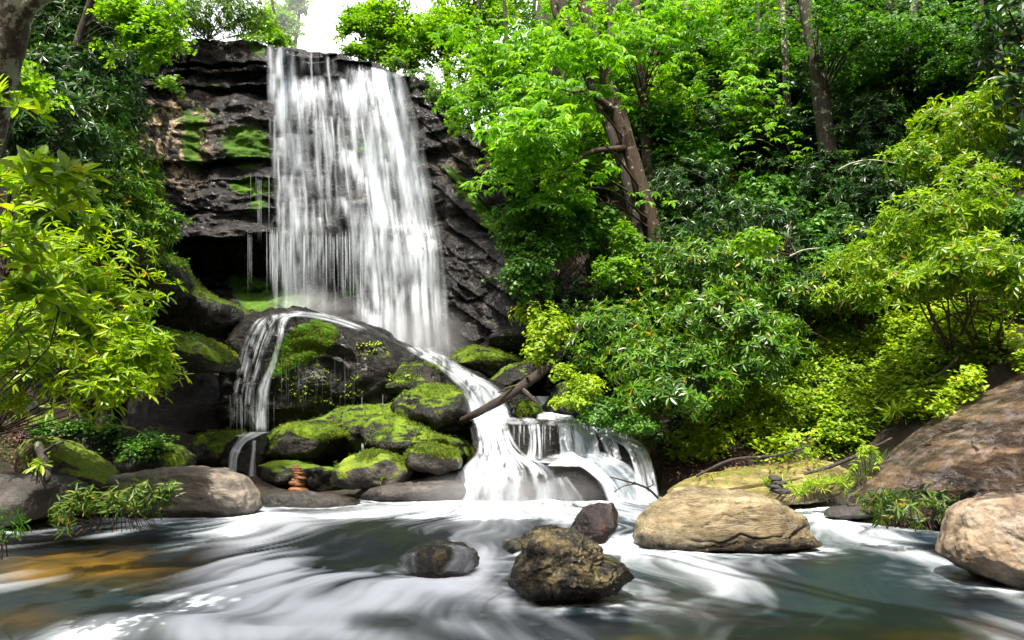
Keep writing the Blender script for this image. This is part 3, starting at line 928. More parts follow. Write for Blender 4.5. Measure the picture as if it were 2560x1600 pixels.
rock('cascade_rock', [(1470, 1110), (1510, 1085), (1560, 1095), (1610, 1120), (1640, 1180), (1650, 1245), (1560, 1260), (1490, 1210)], 15.1, 0.7, M['dome'],
     'wet rock under the rightmost stream of the cascade', cat='rock', seed=24, box=.65)
rock('mossy_boulder', [(1278, 1040), (1285, 1015), (1310, 1006), (1345, 1015), (1352, 1035), (1340, 1050), (1295, 1050)], 15.7, 0.3, M['mossy_dark'],
     'small green mossy stone in the cascade under the log', seed=25, sub=4, moss=[(1315, 1025, 40, 20, .8)], facets=3)
rock('shore_rock', [(880, 1252), (900, 1225), (1000, 1205), (1120, 1195), (1170, 1215), (1190, 1250), (1100, 1268), (950, 1268)], 14.7, 0.6, M['greydark'],
     'flat grey gravelly rock shelf along the pool below the mossy boulders', cat='rock', seed=26, box=.6, moss=[(950, 1225, 60, 12, .4)])
rock('shore_rock', [(640, 1262), (650, 1240), (740, 1230), (830, 1238), (900, 1255), (880, 1272), (740, 1280)], 13.6, 0.5, M['greydark'],
     'flat half sunken grey rock in front of the stacked stones', cat='rock', seed=27, box=.6, moss=[(840, 1240, 40, 8, .4)])

# ---- stream boulders
rock('flat_boulder', [(150, 1250), (200, 1212), (280, 1190), (400, 1170), (480, 1164), (560, 1175), (610, 1200), (635, 1240), (645, 1275), (560, 1290), (380, 1295), (180, 1290)], 12.3, 0.75, M['grey'],
     'long pale grey boulder with a smooth sunlit back at the pool edge', seed=30, sub=7, box=.7, rough=.04, facets=2, strata=.03, groove=.04, sfreq=3, stilt=(.5, .3))
rock('flat_boulder', [(-160, 1300), (-150, 1210), (-40, 1180), (60, 1190), (140, 1195), (200, 1215), (190, 1260), (120, 1290), (60, 1320), (-60, 1350)], 10.9, 0.7, M['greydark'],
     'dark grey rough boulder at the left edge of the photo', seed=31, sub=5, box=.65, rough=.06, lump=.08)
rock('layered_boulder', [(1585, 1345), (1600, 1310), (1640, 1265), (1700, 1230), (1780, 1225), (1860, 1232), (1940, 1255), (1990, 1285), (2005, 1320), (2025, 1355), (1940, 1372), (1750, 1372), (1620, 1368)], 9.4, 0.62, M['tan'],
     'broad flat tan boulder with layered cracks standing in the stream', seed=32, sub=7, box=.62, rough=.05, strata=.13, groove=.09, facets=2, lump=.06, sfreq=3.0, stilt=(-.12, .3), skew=.45, wrinkle=.02)
rock('wet_boulder', [(1272, 1480), (1285, 1420), (1320, 1385), (1318, 1350), (1345, 1330), (1400, 1325), (1450, 1340), (1490, 1365), (1500, 1395), (1555, 1410), (1572, 1440), (1530, 1465), (1480, 1495), (1380, 1500)], 6.6, 0.42, M['wetgold'],
     'wet wrinkled golden black boulder in the middle of the stream', seed=33, sub=7, box=.68, rough=.07, lump=.1, facets=5, wrinkle=.06)
rock('wet_boulder', [(1420, 1345), (1440, 1310), (1460, 1270), (1500, 1256), (1535, 1258), (1547, 1285), (1540, 1320), (1510, 1355), (1460, 1362)], 8.2, 0.3, M['wetred'],
     'shiny wet red-brown boulder behind the golden wrinkled one', seed=34, sub=6, box=.65, rough=.05, facets=6, wrinkle=.03)
rock('sunken_rock', [(995, 1412), (1020, 1378), (1080, 1358), (1150, 1362), (1190, 1382), (1195, 1415), (1120, 1440), (1040, 1440)], 7.6, 0.34, M['wetgold'],
     'half drowned dark rock with water pouring over it', cat='rock', seed=35, sub=5, rough=.07, wrinkle=.06)
rock('sunken_rock', [(1255, 1370), (1262, 1352), (1290, 1344), (1312, 1352), (1315, 1372), (1280, 1384)], 8.3, 0.15, M['wetgold'],
     'tiny wet rock between the drowned rock and the golden boulder', cat='rock', seed=36, sub=4)
rock('pale_boulder', [(2375, 1400), (2390, 1330), (2400, 1280), (2450, 1250), (2530, 1235), (2640, 1240), (2760, 1300), (2780, 1430), (2640, 1500), (2500, 1470), (2420, 1430)], 7.2, 0.6, M['pale'],
     'smooth pale orange boulder at the lower right edge of the stream', seed=37, sub=7, box=.75, rough=.035, facets=3, lump=.06, strata=.03, groove=.05, sfreq=2, stilt=(.4, .2))
rock('slab', [(2110, 1262), (2150, 1232), (2240, 1163), (2340, 1098), (2450, 1038), (2560, 984), (2800, 890), (2880, 1280), (2600, 1290), (2350, 1285), (2200, 1290)], 11.4, 1.1, M['slab'],
     'great tilted brown rock slab rising out of the water on the right', cat='rock slab', seed=38, sub=7, box=.5, rough=.03, strata=.06, groove=.05, facets=2, lump=.04, stilt=(-.55, 0), sfreq=7, skew=.7)
rock('bank_slab', [(1650, 1252), (1690, 1222), (1760, 1192), (1850, 1175), (1950, 1160), (2060, 1150), (2110, 1180), (2080, 1232), (1990, 1250), (1830, 1262)], 13.5, 0.9, M['yellowslab'],
     'yellow-green sloping bank rock behind the tan boulder', cat='rock', seed=39, sub=6, box=.6, rough=.05, strata=.07, groove=.06, stilt=(-.4, 0), skew=.5)
rock('shore_rock', [(2060, 1290), (2080, 1270), (2140, 1262), (2190, 1275), (2200, 1295), (2120, 1302)], 11.4, 0.3, M['greydark'],
     'small dark rock at the waterline under the slab', cat='rock', seed=41, sub=4)

# ------------------------------------------------------------------ falling water
_bvh = {}


def bvh_of(names):
    key = tuple(names)
    if key not in _bvh:
        parts = []
        for n in names:
            Vv, Ff = BV[n]
            if Ff.shape[1] == 4:
                Ff = np.vstack([Ff[:, [0, 1, 2]], Ff[:, [0, 2, 3]]])
            parts.append((Vv, Ff))
        Vv, Ff = merge(parts)
        _bvh[key] = BVHTree.FromPolygons([tuple(v) for v in Vv], [tuple(f) for f in Ff])
    return _bvh[key]


def drape(px, py, names, default, off=0.06, smooth_n=2, fall=True):
    """depth (y) of the first surface seen at each pixel, running towards the viewer downwards"""
    t = bvh_of(names)
    Q = P(px, py, 1.0) - np.array([0, 0, CAMZ])
    D = np.full(px.shape, np.nan)
    o = Vector((0, 0, CAMZ))
    flat = Q.reshape(-1, 3)
    out = np.full(len(flat), np.nan)
    for i, q in enumerate(flat):
        h = t.ray_cast(o, Vector(q).normalized())
        if h[0] is not None: out[i] = h[0].y
    D = out.reshape(px.shape)
    D = np.where(np.isnan(D), default, D)
    if fall: D = np.minimum.accumulate(D, axis=0)
    Dm = D.copy()
    for _ in range(smooth_n):                      # take the nearest of the neighbours, then even it out
        Dp = np.pad(Dm, 1, mode='edge')
        Dm = np.minimum.reduce([Dp[:-2, 1:-1], Dp[2:, 1:-1], Dm])
    for _ in range(2 * smooth_n if smooth_n < 6 else 14 * smooth_n):
        Dp = np.pad(Dm, 1, mode='edge')
        Dm = (Dp[:-2, 1:-1] + Dp[2:, 1:-1] + Dp[1:-1, :-2] + Dp[1:-1, 2:] + 2 * Dm) / 6
    return Dm - off


def sheet(left, right, nr, ncol, names, default, dens, freq=30, seed=0, off=0.06, edge=0.12, stretch=0.8, contrast=1.0, fall=True, ends=(0.03, 0.05), base=0.55, soft=3):
    """water sheet between two pixel polylines; returns V, F, foam"""
    L = spline(left, nr); R = spline(right, nr)
    u = np.linspace(0, 1, ncol)[None, :]
    px = L[:, :1] * (1 - u) + R[:, :1] * u
    py = L[:, 1:2] * (1 - u) + R[:, 1:2] * u
    D = drape(px, py, names, default, off, soft, fall=fall)
    Vv = P(px, py, D)
    v = np.linspace(0, 1, nr)[:, None]
    uw = u + 0.02 * n2(u * 6, v * 5, seed)
    st = f2(uw * freq, v * stretch, seed, 4) + 0.5 * n2(uw * freq * 3.1, v * stretch * 1.3, seed + 9)
    fm = dens(px, py, u, v) if callable(dens) else dens
    foam = fm * (base + contrast * 0.75 * st) + 0.25 * np.maximum(fm - 0.8, 0)
    ew = edge * (1 + 0.6 * n2(v * 6, u * 0, seed + 3))
    foam = foam * smooth(0, 1, u / ew) * smooth(0, 1, (1 - u) / ew)
    foam = foam * smooth(0, ends[0], v) * smooth(0, ends[1], 1 - v)
    return Vv.reshape(-1, 3), grid_faces(nr, ncol), np.clip(foam, 0, 0.97).ravel()


def water_thing(name, sheets, label, cat, group=None, part='water_sheet'):
    Vs, Fs, fs, o = [], [], [], 0
    allV = np.vstack([s[0] for s in sheets])
    base = np.array([allV[:, 0].mean(), allV[:, 1].mean(), allV[:, 2].min()])
    for Vv, Ff, ff in sheets:
        Vs.append(Vv - base); Fs.append(Ff + o); fs.append(ff); o += len(Vv)
    me = new_mesh(name, np.vstack(Vs), np.vstack(Fs), M['white'], smooth_sh=True, attrs={'foam': np.concatenate(fs)})
    return tag(link(name, me, loc=base), label, cat, group)


def streams(px, py, lst, k=1.0):
    """soft bands of falling water: each a path of (px, py, half width, strength)"""
    t = np.ones(px.shape)
    for p in lst:
        p = np.asarray(p, float)
        c = np.interp(py, p[:, 1], p[:, 0]); w = np.interp(py, p[:, 1], p[:, 2]); a_ = np.interp(py, p[:, 1], p[:, 3])
        a_ = a_ * smooth(p[0, 1] - 6, p[0, 1] + 4, py) * smooth(p[-1, 1] + 12, p[-1, 1] - 30, py)
        wob = 0.3 * w * n2(py / 40.0, px * 0, p[0, 0] * 0.37) + 3.0 * n2(py / 70.0, px * 0, p[0, 0] * 0.11) + 1.6 * n2(py / 22.0, px / 60.0, p[0, 0] * 0.2)
        t = t * (1 - np.clip(k * a_, 0, 1) * np.exp(-np.abs((px - c - wob) / w) ** 2.2))
    return 1 - t


MAIN = [
    [(676, 108, 6, .55), (674, 160, 9, .7), (672, 205, 7, .4), (680, 240, 13, .6), (682, 330, 7, .35), (690, 390, 13, .55), (692, 440, 10, .4), (702, 560, 8, .3), (708, 600, 6, .15)],
    [(702, 110, 8, .6), (700, 150, 13, .75), (699, 200, 20, .8), (704, 225, 26, .95), (712, 330, 16, .6), (722, 350, 22, .8), (735, 400, 24, .8), (722, 450, 20, .6)],
    [(728, 118, 8, .6), (730, 190, 12, .6), (742, 215, 26, .8), (748, 300, 12, .5), (752, 340, 10, .3)],
    [(755, 120, 6, .5), (758, 190, 8, .5)], [(775, 122, 4, .5), (778, 180, 5, .5)], [(792, 124, 6, .5), (797, 190, 8, .5)], [(812, 128, 5, .5), (818, 200, 7, .5)], [(832, 132, 6, .55), (838, 190, 8, .5)],
    [(765, 196, 10, .3), (770, 215, 26, .6), (775, 240, 20, .4), (778, 300, 6, .4)],
    [(812, 196, 12, .6), (820, 240, 16, .85), (822, 330, 11, .75), (828, 380, 16, .85), (838, 440, 18, .7), (842, 520, 10, .5), (848, 600, 7, .4)],
    [(850, 200, 24, .5), (856, 240, 30, .7), (862, 300, 10, .5), (866, 420, 8, .4)],
    [(878, 138, 9, .8), (882, 220, 14, .8), (886, 330, 10, .6), (890, 430, 8, .5)],
    [(915, 142, 22, .9), (922, 240, 28, .95), (932, 330, 24, .9), (944, 440, 20, .9), (955, 600, 20, .85), (964, 760, 24, .8), (968, 880, 26, .7)],
    [(958, 160, 18, .9), (972, 240, 30, .95), (990, 330, 26, .85), (1006, 430, 22, .7), (1020, 520, 26, .5), (1030, 600, 26, .4)],
    [(990, 172, 14, .9), (1006, 230, 18, .95), (1026, 330, 22, .85), (1044, 430, 24, .7), (1058, 540, 26, .6), (1066, 600, 30, .6)],
    [(900, 300, 14, .3), (915, 400, 16, .4), (935, 460, 30, .7), (945, 560, 26, .5)],
    [(868, 375, 10, .6), (885, 405, 26, .9), (915, 445, 30, .9), (935, 480, 24, .7)], [(848, 350, 8, .4), (853, 380, 14, .6), (858, 470, 8, .4)],
    [(1010, 440, 20, .4), (1035, 470, 26, .7), (1045, 520, 20, .4)],
    [(715, 440, 22, .7), (716, 470, 34, .9), (728, 520, 30, .9), (742, 570, 22, .85), (748, 640, 20, .6), (752, 790, 26, .3)],
    [(694, 470, 14, .6), (706, 540, 14, .75), (716, 600, 13, .6), (722, 700, 16, .45), (724, 795, 18, .25)],
    [(770, 420, 20, .4), (780, 520, 14, .4), (790, 600, 9, .4), (792, 760, 12, .25)], [(800, 440, 8, .4), (806, 590, 8, .45), (808, 780, 12, .3)],
    [(852, 490, 10, .5), (872, 530, 18, .7), (893, 570, 20, .8), (905, 640, 18, .6), (912, 790, 22, .5)],
    [(905, 520, 20, .5), (922, 560, 26, .85), (930, 640, 22, .7), (936, 780, 24, .6), (938, 860, 22, .5)],
    [(1046, 606, 26, .9), (1052, 640, 32, .95), (1058, 720, 34, .9), (1064, 800, 36, .9), (1068, 890, 38, .85)],
    [(1080, 600, 18, .9), (1086, 640, 18, .9), (1096, 740, 20, .8), (1104, 890, 20, .7)],
    [(1000, 640, 26, .6), (1004, 680, 34, .75), (1012, 760, 34, .75), (1020, 890, 36, .75)],
    [(985, 560, 18, .4), (990, 680, 20, .6), (992, 880, 24, .6)],
    [(700, 205, 30, .5), (705, 230, 36, .5), (710, 260, 20, .2)], [(735, 335, 30, .5), (740, 365, 36, .6), (745, 400, 30, .2)], [(800, 545, 8, .4), (806, 690, 8, .3)],
]
r0 = np.random.default_rng(5)
FINE = []
for _k in range(120):
    x0_ = r0.uniform(672, 1000)
    ya = r0.choice([-1, 205, 230, 300, 345, 400, 445, 505, 590]); ya = pw(x0_, LIP) + 2 if ya < 0 else ya + r0.uniform(-8, 8)
    ln = r0.uniform(60, 220); dr = (x0_ - 690) / 330 * .16
    w_ = r0.uniform(1.4, 4.5); a_ = r0.uniform(.25, .65)
    FINE.append([(x0_ + dr * (ya - 150), ya, w_, a_), (x0_ + dr * (ya + ln - 150), ya + ln, w_ * 1.6, a_ * .7)])


PUFF = []
for _k in range(130):
    y_ = r0.choice([200, 222, 258, 300, 345, 395, 444, 500, 552, 590], p=[.14, .14, .08, .06, .12, .14, .12, .1, .06, .04]) + r0.uniform(-9, 9)
    x_ = r0.uniform(676, 960 + 90 * (y_ > 300))
    PUFF.append((x_, y_ + .05 * (x_ - 800), r0.uniform(5, 20), r0.uniform(10, 34), r0.uniform(.15, .6)))


def fall_density(px, py, u, v):
    d = 0.9 * streams(px, py, MAIN)
    veil = 0.03 + 0.2 * smooth(850, 960, px) + 0.09 * smooth(430, 520, py) * smooth(800, 720, px) + 0.1 * smooth(560, 620, py) * smooth(900, 950, px)
    veil = veil * (1 - 0.95 * smooth(600, 660, py) * smooth(900, 840, px))
    d = 1 - (1 - d) * (1 - np.clip(veil, 0, 1))
    for x_, y_, rx_, ry_, a_ in PUFF:
        g = a_ * np.exp(-((px - x_) / rx_) ** 2) * smooth(y_ - 5, y_ + 1, py + 0.15 * (px - x_)) * np.exp(-np.maximum(py - y_, 0) / ry_)
        d = 1 - (1 - d) * (1 - g)
    gaps = blob(px, py, [(800, 150, 70, 30, .5), (690, 270, 14, 50, .3), (800, 300, 50, 40, .55), (850, 330, 30, 40, .4), (775, 380, 26, 40, .5), (770, 470, 40, 50, .45), (830, 560, 60, 40, .4), (900, 340, 14, 60, .3), (985, 500, 18, 70, .45), (1000, 585, 26, 20, .4),
                          (900, 500, 16, 30, .3), (1040, 390, 10, 60, .2), (955, 700, 14, 60, .25), (1030, 690, 10, 60, .3), (975, 820, 14, 60, .2), (685, 420, 12, 30, .3)])
    edge_soft = (smooth(0, .14, 1 - u) * .6 + .4) * (0.25 + 0.75 * smooth(0.0, 0.07, u + 0.03 * n2(v * 9, u * 0, 4.0)))
    edge_soft = edge_soft * smooth(0.0, 0.012 + 0.03 * np.clip(n2(u * 26, v * 0, 9.0) + .3, 0, 1), v)
    d = d * np.clip(0.82 + 0.65 * f2(px / 20, py / 75, 44.0, 3), 0.15, 1.25)
    lf = smooth(930, 840, px) * smooth(620, 560, py)
    d = np.clip(d, 0, 1) ** (1 + 0.55 * lf) * (1 + 0.1 * lf)
    return np.clip(d * (0.86 - 1.15 * gaps) * edge_soft, 0, 1)


FL = [(664, 106), (664, 190), (668, 300), (676, 420), (684, 520), (690, 600), (690, 700), (690, 800), (690, 905)]
FR = [(1012, 184), (1026, 230), (1054, 330), (1076, 430), (1092, 520), (1108, 600), (1118, 690), (1126, 790), (1134, 915)]
sheets = [sheet(FL, FR, 330, 360, ['cliff'], 21.0, fall_density, freq=26, seed=2.0, off=0.07, edge=0.02, stretch=0.9, ends=(.004, .06), base=.85, contrast=.95, soft=11),
          sheet(FL, FR, 330, 420, ['cliff'], 21.0, lambda a, b, u, v: streams(a, b, FINE) * .8 + .08 * fall_density(a, b, u, v) , freq=60, seed=31.0, off=0.18, edge=0.02, stretch=0.6, ends=(.004, .08), contrast=.6, base=.7, soft=12)]
# thin free strands under the overhang and along the ledges
r0 = np.random.default_rng(11)


def strand(x0, y0, y1, w, amt, names=('cliff',), dx=0.0, default=20.3):
    n = 24
    yy = np.linspace(y0, y1, n)
    xx = x0 + dx * (yy - y0)
    D = drape(xx[:, None], yy[:, None], list(names), default, 0.1)[:, 0]
    px = xx[:, None] + np.array([-1, 0, 1.0])[None] * w
    Vv = P(px, yy[:, None].repeat(3, 1), D[:, None].repeat(3, 1) + np.array([.02, 0, .02]))
    v = np.linspace(0, 1, n)
    f = amt * smooth(0, .1, v) * smooth(0, .5, 1 - v) * (0.75 + 0.4 * n2(v * 5, v * 0, x0))
    ff = np.stack([f * 0, f, f * 0], -1)
    return Vv.reshape(-1, 3), grid_faces(n, 3), np.clip(ff, 0, .95).ravel()


for k in range(60):
    x0 = r0.uniform(670, 930)
    sheets.append(strand(x0, pw(x0, OVER) - r0.uniform(0, 14), r0.uniform(660, 800), r0.uniform(1.0, 2.4), r0.uniform(.35, .9), dx=r0.uniform(0, .02)))
for k in range(14):
    x0 = r0.uniform(618, 690)
    y0 = r0.choice([575, 585, 430])
    sheets.append(strand(x0, y0, y0 + r0.uniform(60, 190), r0.uniform(.8, 1.6), r0.uniform(.3, .6)))
water_thing('waterfall', sheets, 'tall silky white waterfall veiling the dark layered cliff', 'waterfall')

# water fanning over the dome and the side trickle
dome = ['domed_boulder']
sh = [sheet([(700, 782), (640, 800), (608, 850), (590, 920), (575, 1000), (570, 1070)], [(740, 782), (705, 800), (680, 850), (660, 910), (640, 970), (640, 1070)], 120, 110, dome, 18.0, lambda a, b, u, v: .5 * np.clip(.55 + 1.2 * f2(a / 16, b / 34, 3.0), 0, 1.4), freq=20, seed=4, off=.04, stretch=2.0, contrast=1.0, base=.45, edge=.2),
      sheet([(730, 780), (696, 800), (690, 850), (672, 910), (645, 960), (628, 1020), (622, 1085)], [(765, 782), (725, 800), (708, 850), (692, 910), (678, 960), (674, 1020), (672, 1085)], 120, 50, dome, 18.0, lambda a, b, u, v: .85 * np.clip(.85 + .7 * f2(a / 14, b / 40, 8.0), 0, 1.3), freq=6, seed=5, off=.05, stretch=1.6, contrast=.7, base=.5, edge=.35),
      sheet([(690, 790), (800, 800), (900, 830)], [(720, 772), (830, 786), (930, 822)], 60, 24, dome + ['cliff'], 18.6, 0.6, freq=4, seed=6, off=.07, fall=False, edge=.4, ends=(.2, .2))]
for k in range(16):
    x0 = r0.uniform(575, 690)
    sh.append(strand(x0, r0.uniform(985, 1010), r0.uniform(1050, 1095), r0.uniform(.8, 1.6), r0.uniform(.15, .45), names=dome, default=17.0))
for k in range(22):
    x0 = r0.uniform(700, 900)
    sh.append(strand(x0, r0.uniform(880, 930), r0.uniform(960, 1050), r0.uniform(.6, 1.1), r0.uniform(.08, .22), names=dome, default=17.0))
for (a, b, c) in [(905, 1085, 1150), (908, 1090, 1145), (957, 985, 1045), (905, 990, 1040)]:
    sh.append(strand(a, b, c, 1.4, .6, names=dome, default=15.5))
water_thing('trickle', sh, 'thin white trickle running down the left flank of the domed boulder', 'waterfall')
lowrocks = ['wet_rock.001', 'mossy_boulder.004', 'mossy_boulder.007']
sh = [sheet([(600, 1080), (590, 1100), (572, 1135), (568, 1185)], [(680, 1078), (620, 1105), (600, 1135), (592, 1185)], 60, 30, lowrocks, 15.9, 0.95, freq=5, seed=7, edge=.25),
      sheet([(628, 1100), (624, 1150), (615, 1200)], [(642, 1100), (640, 1150), (644, 1200)], 40, 14, lowrocks, 15.7, 0.7, freq=3, seed=8, edge=.3),
      sheet([(580, 1090), (600, 1094)], [(620, 1078), (690, 1080)], 20, 40, lowrocks, 16.4, .6, freq=4, seed=9, fall=False, edge=.2, ends=(.3, .3))]
water_thing('trickle', sh, 'small forked trickle at the foot of the side fall above the pale boulder', 'waterfall')

# water sliding over the drowned rock
sk = ['sunken_rock']
sh = [sheet([(1080, 1358), (1120, 1368), (1120, 1395), (1095, 1432)], [(1150, 1360), (1180, 1372), (1195, 1395), (1180, 1440)], 50, 50, sk, 7.4, .7, freq=4, seed=41, off=.02, edge=.3, base=.6, contrast=.45, ends=(.3, .1)),
      sheet([(1000, 1385), (990, 1410), (985, 1432)], [(1050, 1370), (1045, 1400), (1060, 1436)], 40, 40, sk, 7.4, .4, freq=3, seed=42, off=.02, edge=.3, base=.5, contrast=.5, ends=(.2, .1))]
water_thing('water_veil', sh, 'thin white veil of water pouring over the half drowned rock', 'rapids')

# the cascade
cas = ['cascade_rock', 'cascade_rock.001', 'cascade_rock.002', 'cascade_rock.003', 'cascade_rock.004', 'domed_boulder', 'mossy_boulder.001']
sh = [sheet([(1000, 866), (1060, 902), (1122, 945), (1160, 1000), (1176, 1060)], [(1090, 866), (1130, 898), (1195, 938), (1250, 970), (1285, 1050)], 110, 80, cas, 17.0, lambda a_, b_, u, v: 1.0 - 0.9 * np.clip(f2(a_ / 16, b_ / 30, 15.0), 0, 1), freq=8, seed=12, off=.1, edge=.2, stretch=2.4, base=.72, contrast=.9),
      sheet([(1172, 1020), (1190, 1080), (1188, 1130), (1135, 1190), (1085, 1262)], [(1262, 1020), (1278, 1080), (1310, 1130), (1385, 1180), (1400, 1262)], 130, 150, cas, 15.6,
            lambda a_, b_, u, v: 1.05 - 0.9 * np.clip(f2(a_ / 18, b_ / 28, 14.0) - .05, 0, 1) - blob(a_, b_, [(1250, 1215, 22, 26, .5), (1320, 1225, 22, 30, .55), (1180, 1225, 14, 24, .35), (1345, 1190, 26, 12, .5), (1270, 1170, 30, 8, .5)]), freq=10, seed=13, off=.12, edge=.1, stretch=2.4, base=.72, contrast=.95, ends=(.05, .01)),
      sheet([(1330, 990), (1340, 1015), (1340, 1050)], [(1372, 990), (1410, 1015), (1445, 1052)], 40, 50, cas, 16.4, 1.0, freq=8, seed=14, off=.08, base=.7, contrast=.6),
      sheet([(1180, 1038), (1185, 1062)], [(1490, 1048), (1510, 1068)], 20, 120, cas, 15.9, .55, freq=9, seed=15, off=.12, fall=False, ends=(.3, .3)),
      sheet([(1392, 1056), (1396, 1100), (1396, 1140), (1362, 1166)], [(1484, 1056), (1496, 1100), (1506, 1140), (1540, 1170)], 70, 90, cas, 15.2, lambda a_, b_, u, v: 1.1 - 0.5 * np.clip(f2(a_ / 18, b_ / 40, 16.0), 0, 1), freq=10, seed=16, off=.1, stretch=1.4, base=.72, contrast=.8, edge=.08),
      sheet([(1362, 1140), (1430, 1158), (1490, 1200), (1520, 1262)], [(1510, 1128), (1570, 1160), (1612, 1205), (1652, 1262)], 80, 90, cas, 14.9, lambda a_, b_, u, v: 1.15 - 0.7 * np.clip(f2(a_ / 20, b_ / 24, 17.0), 0, 1), freq=8, seed=17, off=.12, stretch=2.5, base=.75, contrast=.7, ends=(.05, .02)),
      sheet([(1458, 1050), (1496, 1085), (1560, 1120), (1582, 1170), (1590, 1255)], [(1496, 1052), (1566, 1086), (1612, 1112), (1636, 1170), (1652, 1255)], 110, 70, cas, 15.1, lambda a_, b_, u, v: 1.15 - 0.7 * np.clip(f2(a_ / 18, b_ / 26, 18.0), 0, 1), freq=7, seed=18, off=.1, stretch=2.5, base=.75, contrast=.7, ends=(.05, .02)),
      sheet([(1318, 1060), (1322, 1100), (1314, 1150)], [(1350, 1060), (1354, 1100), (1358, 1150)], 50, 30, cas, 15.2, .85, freq=6, seed=19, off=.1),
      sheet([(1280, 1140), (1320, 1152), (1380, 1160)], [(1400, 1132), (1430, 1150), (1450, 1165)], 30, 40, cas, 15.0, .7, freq=5, seed=20, off=.1, fall=False, ends=(.3, .3)),
      sheet([(1476, 1058), (1500, 1100), (1520, 1150)], [(1500, 1058), (1540, 1100), (1556, 1150)], 50, 30, cas, 15.2, .75, freq=6, seed=21, off=.1),
      sheet([(1375, 1195), (1385, 1258)], [(1420, 1190), (1470, 1258)], 30, 24, cas, 14.4, .35, freq=5, seed=22, off=.06)]
for k in range(40):
    x0 = r0.uniform(1195, 1490)
    sh.append(strand(x0, 1056 + r0.uniform(0, 8), r0.uniform(1090, 1150), r0.uniform(.8, 2), r0.uniform(.15, .6), names=cas, default=15.2))
water_thing('cascade', sh, 'white stepped cascade spreading over dark rocks into the pool', 'waterfall')


# ------------------------------------------------------------------ leaves
def leaf(width=0.3, droop=0.2, hi=False, fold=0.06, pos=0.55):
    """leaf along +X, length 1"""
    if not hi:
        V = [(0, 0, 0), (pos, width / 2, fold - droop * pos ** 2), (1, 0, -droop), (pos, -width / 2, fold - droop * pos ** 2)]
        F = [(0, 2, 1), (0, 3, 2)]
        return np.array(V, float), np.array(F)
    ts = [0.06, 0.3, 0.58, 0.84]
    ws = [0.05, 0.8, 1.0, 0.62]
    V = [(0, 0, 0)]
    for t, w in zip(ts, ws):
        z = -droop * t * t
        V += [(t, w * width / 2, z + fold * w), (t, 0, z), (t, -w * width / 2, z + fold * w)]
    V.append((1, 0, -droop))
    F = [(0, 2, 1), (0, 3, 2)]
    for k in range(3):
        a, b = 1 + 3 * k, 4 + 3 * k
        F += [(a, a + 1, b + 1), (a, b + 1, b), (a + 1, a + 2, b + 2), (a + 1, b + 2, b + 1)]
    F += [(10, 11, 13), (11, 12, 13)]
    return np.array(V, float), np.array(F)


def rotm(az, el, roll=0.0):
    ca, sa, ce, se = math.cos(az), math.sin(az), math.cos(el), math.sin(el)
    x = np.array([ca * ce, sa * ce, se]); y = np.array([-sa, ca, 0]); z = np.cross(x, y)
    cr, sr = math.cos(roll), math.sin(roll)
    return np.stack([x, y * cr + z * sr, z * cr - y * sr], 1)


def combine(items):
    Vs, Fs, ms, o = [], [], [], 0
    for V, F, m in items:
        Vs.append(V); Fs.append(F + o); ms.append(np.full(len(F), m)); o += len(V)
    return np.vstack(Vs), np.vstack(Fs), np.concatenate(ms)


def rosette(n=8, hi=False, young=3, r=None, width=0.27, el=(-0.35, 0.5)):
    r = r or random
    it = []
    for i in range(n):
        V, F = leaf(width * r.uniform(.85, 1.15), r.uniform(.04, .26), hi)
        s = r.uniform(.75, 1.05)
        az = 2 * math.pi * i / n + r.uniform(-.3, .3)
        it.append(((V * s) @ rotm(az, r.uniform(*el), r.uniform(-.4, .4)).T, F, 0))
    for i in range(young):
        V, F = leaf(width * .9, 0.05, hi)
        s = r.uniform(.4, .7)
        it.append(((V * s) @ rotm(r.uniform(0, 6.3), r.uniform(.6, 1.2)).T + np.array([0, 0, .04]), F, 1))
    return combine(it)


def palmate(n=6, hi=False):
    """buckeye leaf: drooping leaflets round a point"""
    it = []
    for i in range(n):
        V, F = leaf(0.38, random.uniform(.25, .5), hi, fold=.05, pos=.62)
        az = (i - (n - 1) / 2) * 0.85 + random.uniform(-.1, .1)
        s = 1.0 - 0.12 * abs(i - (n - 1) / 2)
        it.append(((V * s) @ rotm(az, random.uniform(-.35, .05), random.uniform(-.2, .2)).T, F, 0))
    return combine(it)


def spray(n=12, width=0.75, spread=1.6, flat=0.3):
    """flat spray of small broad leaves"""
    it = []
    for i in range(n):
        V, F = leaf(width, random.uniform(0, .3), False, fold=.08, pos=.45)
        a = random.uniform(0, 6.3); q = spread * math.sqrt(random.random())
        off = np.array([q * math.cos(a), q * math.sin(a), random.gauss(0, flat * .5)])
        it.append((V @ rotm(random.uniform(0, 6.3), random.uniform(-.5, .3), random.uniform(-.4, .4)).T + off, F, 0))
    return combine(it)


def blades(n=10):
    it = []
    for i in range(n):
        V, F = leaf(0.1, random.uniform(.3, .8), True, fold=.02)
        it.append(((V * random.uniform(.6, 1.1)) @ rotm(random.uniform(0, 6.3), random.uniform(.4, 1.3)).T, F, 0))
    return combine(it)


def twig_plant(n=16):
    it = []
    for i in range(n):
        V, F = leaf(0.17, random.uniform(.1, .4), True, fold=.03)
        h = random.uniform(0, 1.6)
        it.append(((V * random.uniform(.7, 1.0)) @ rotm(random.uniform(0, 6.3), random.uniform(.0, .7)).T + np.array([random.gauss(0, .08), random.gauss(0, .08), h]), F, 0))
    return combine(it)


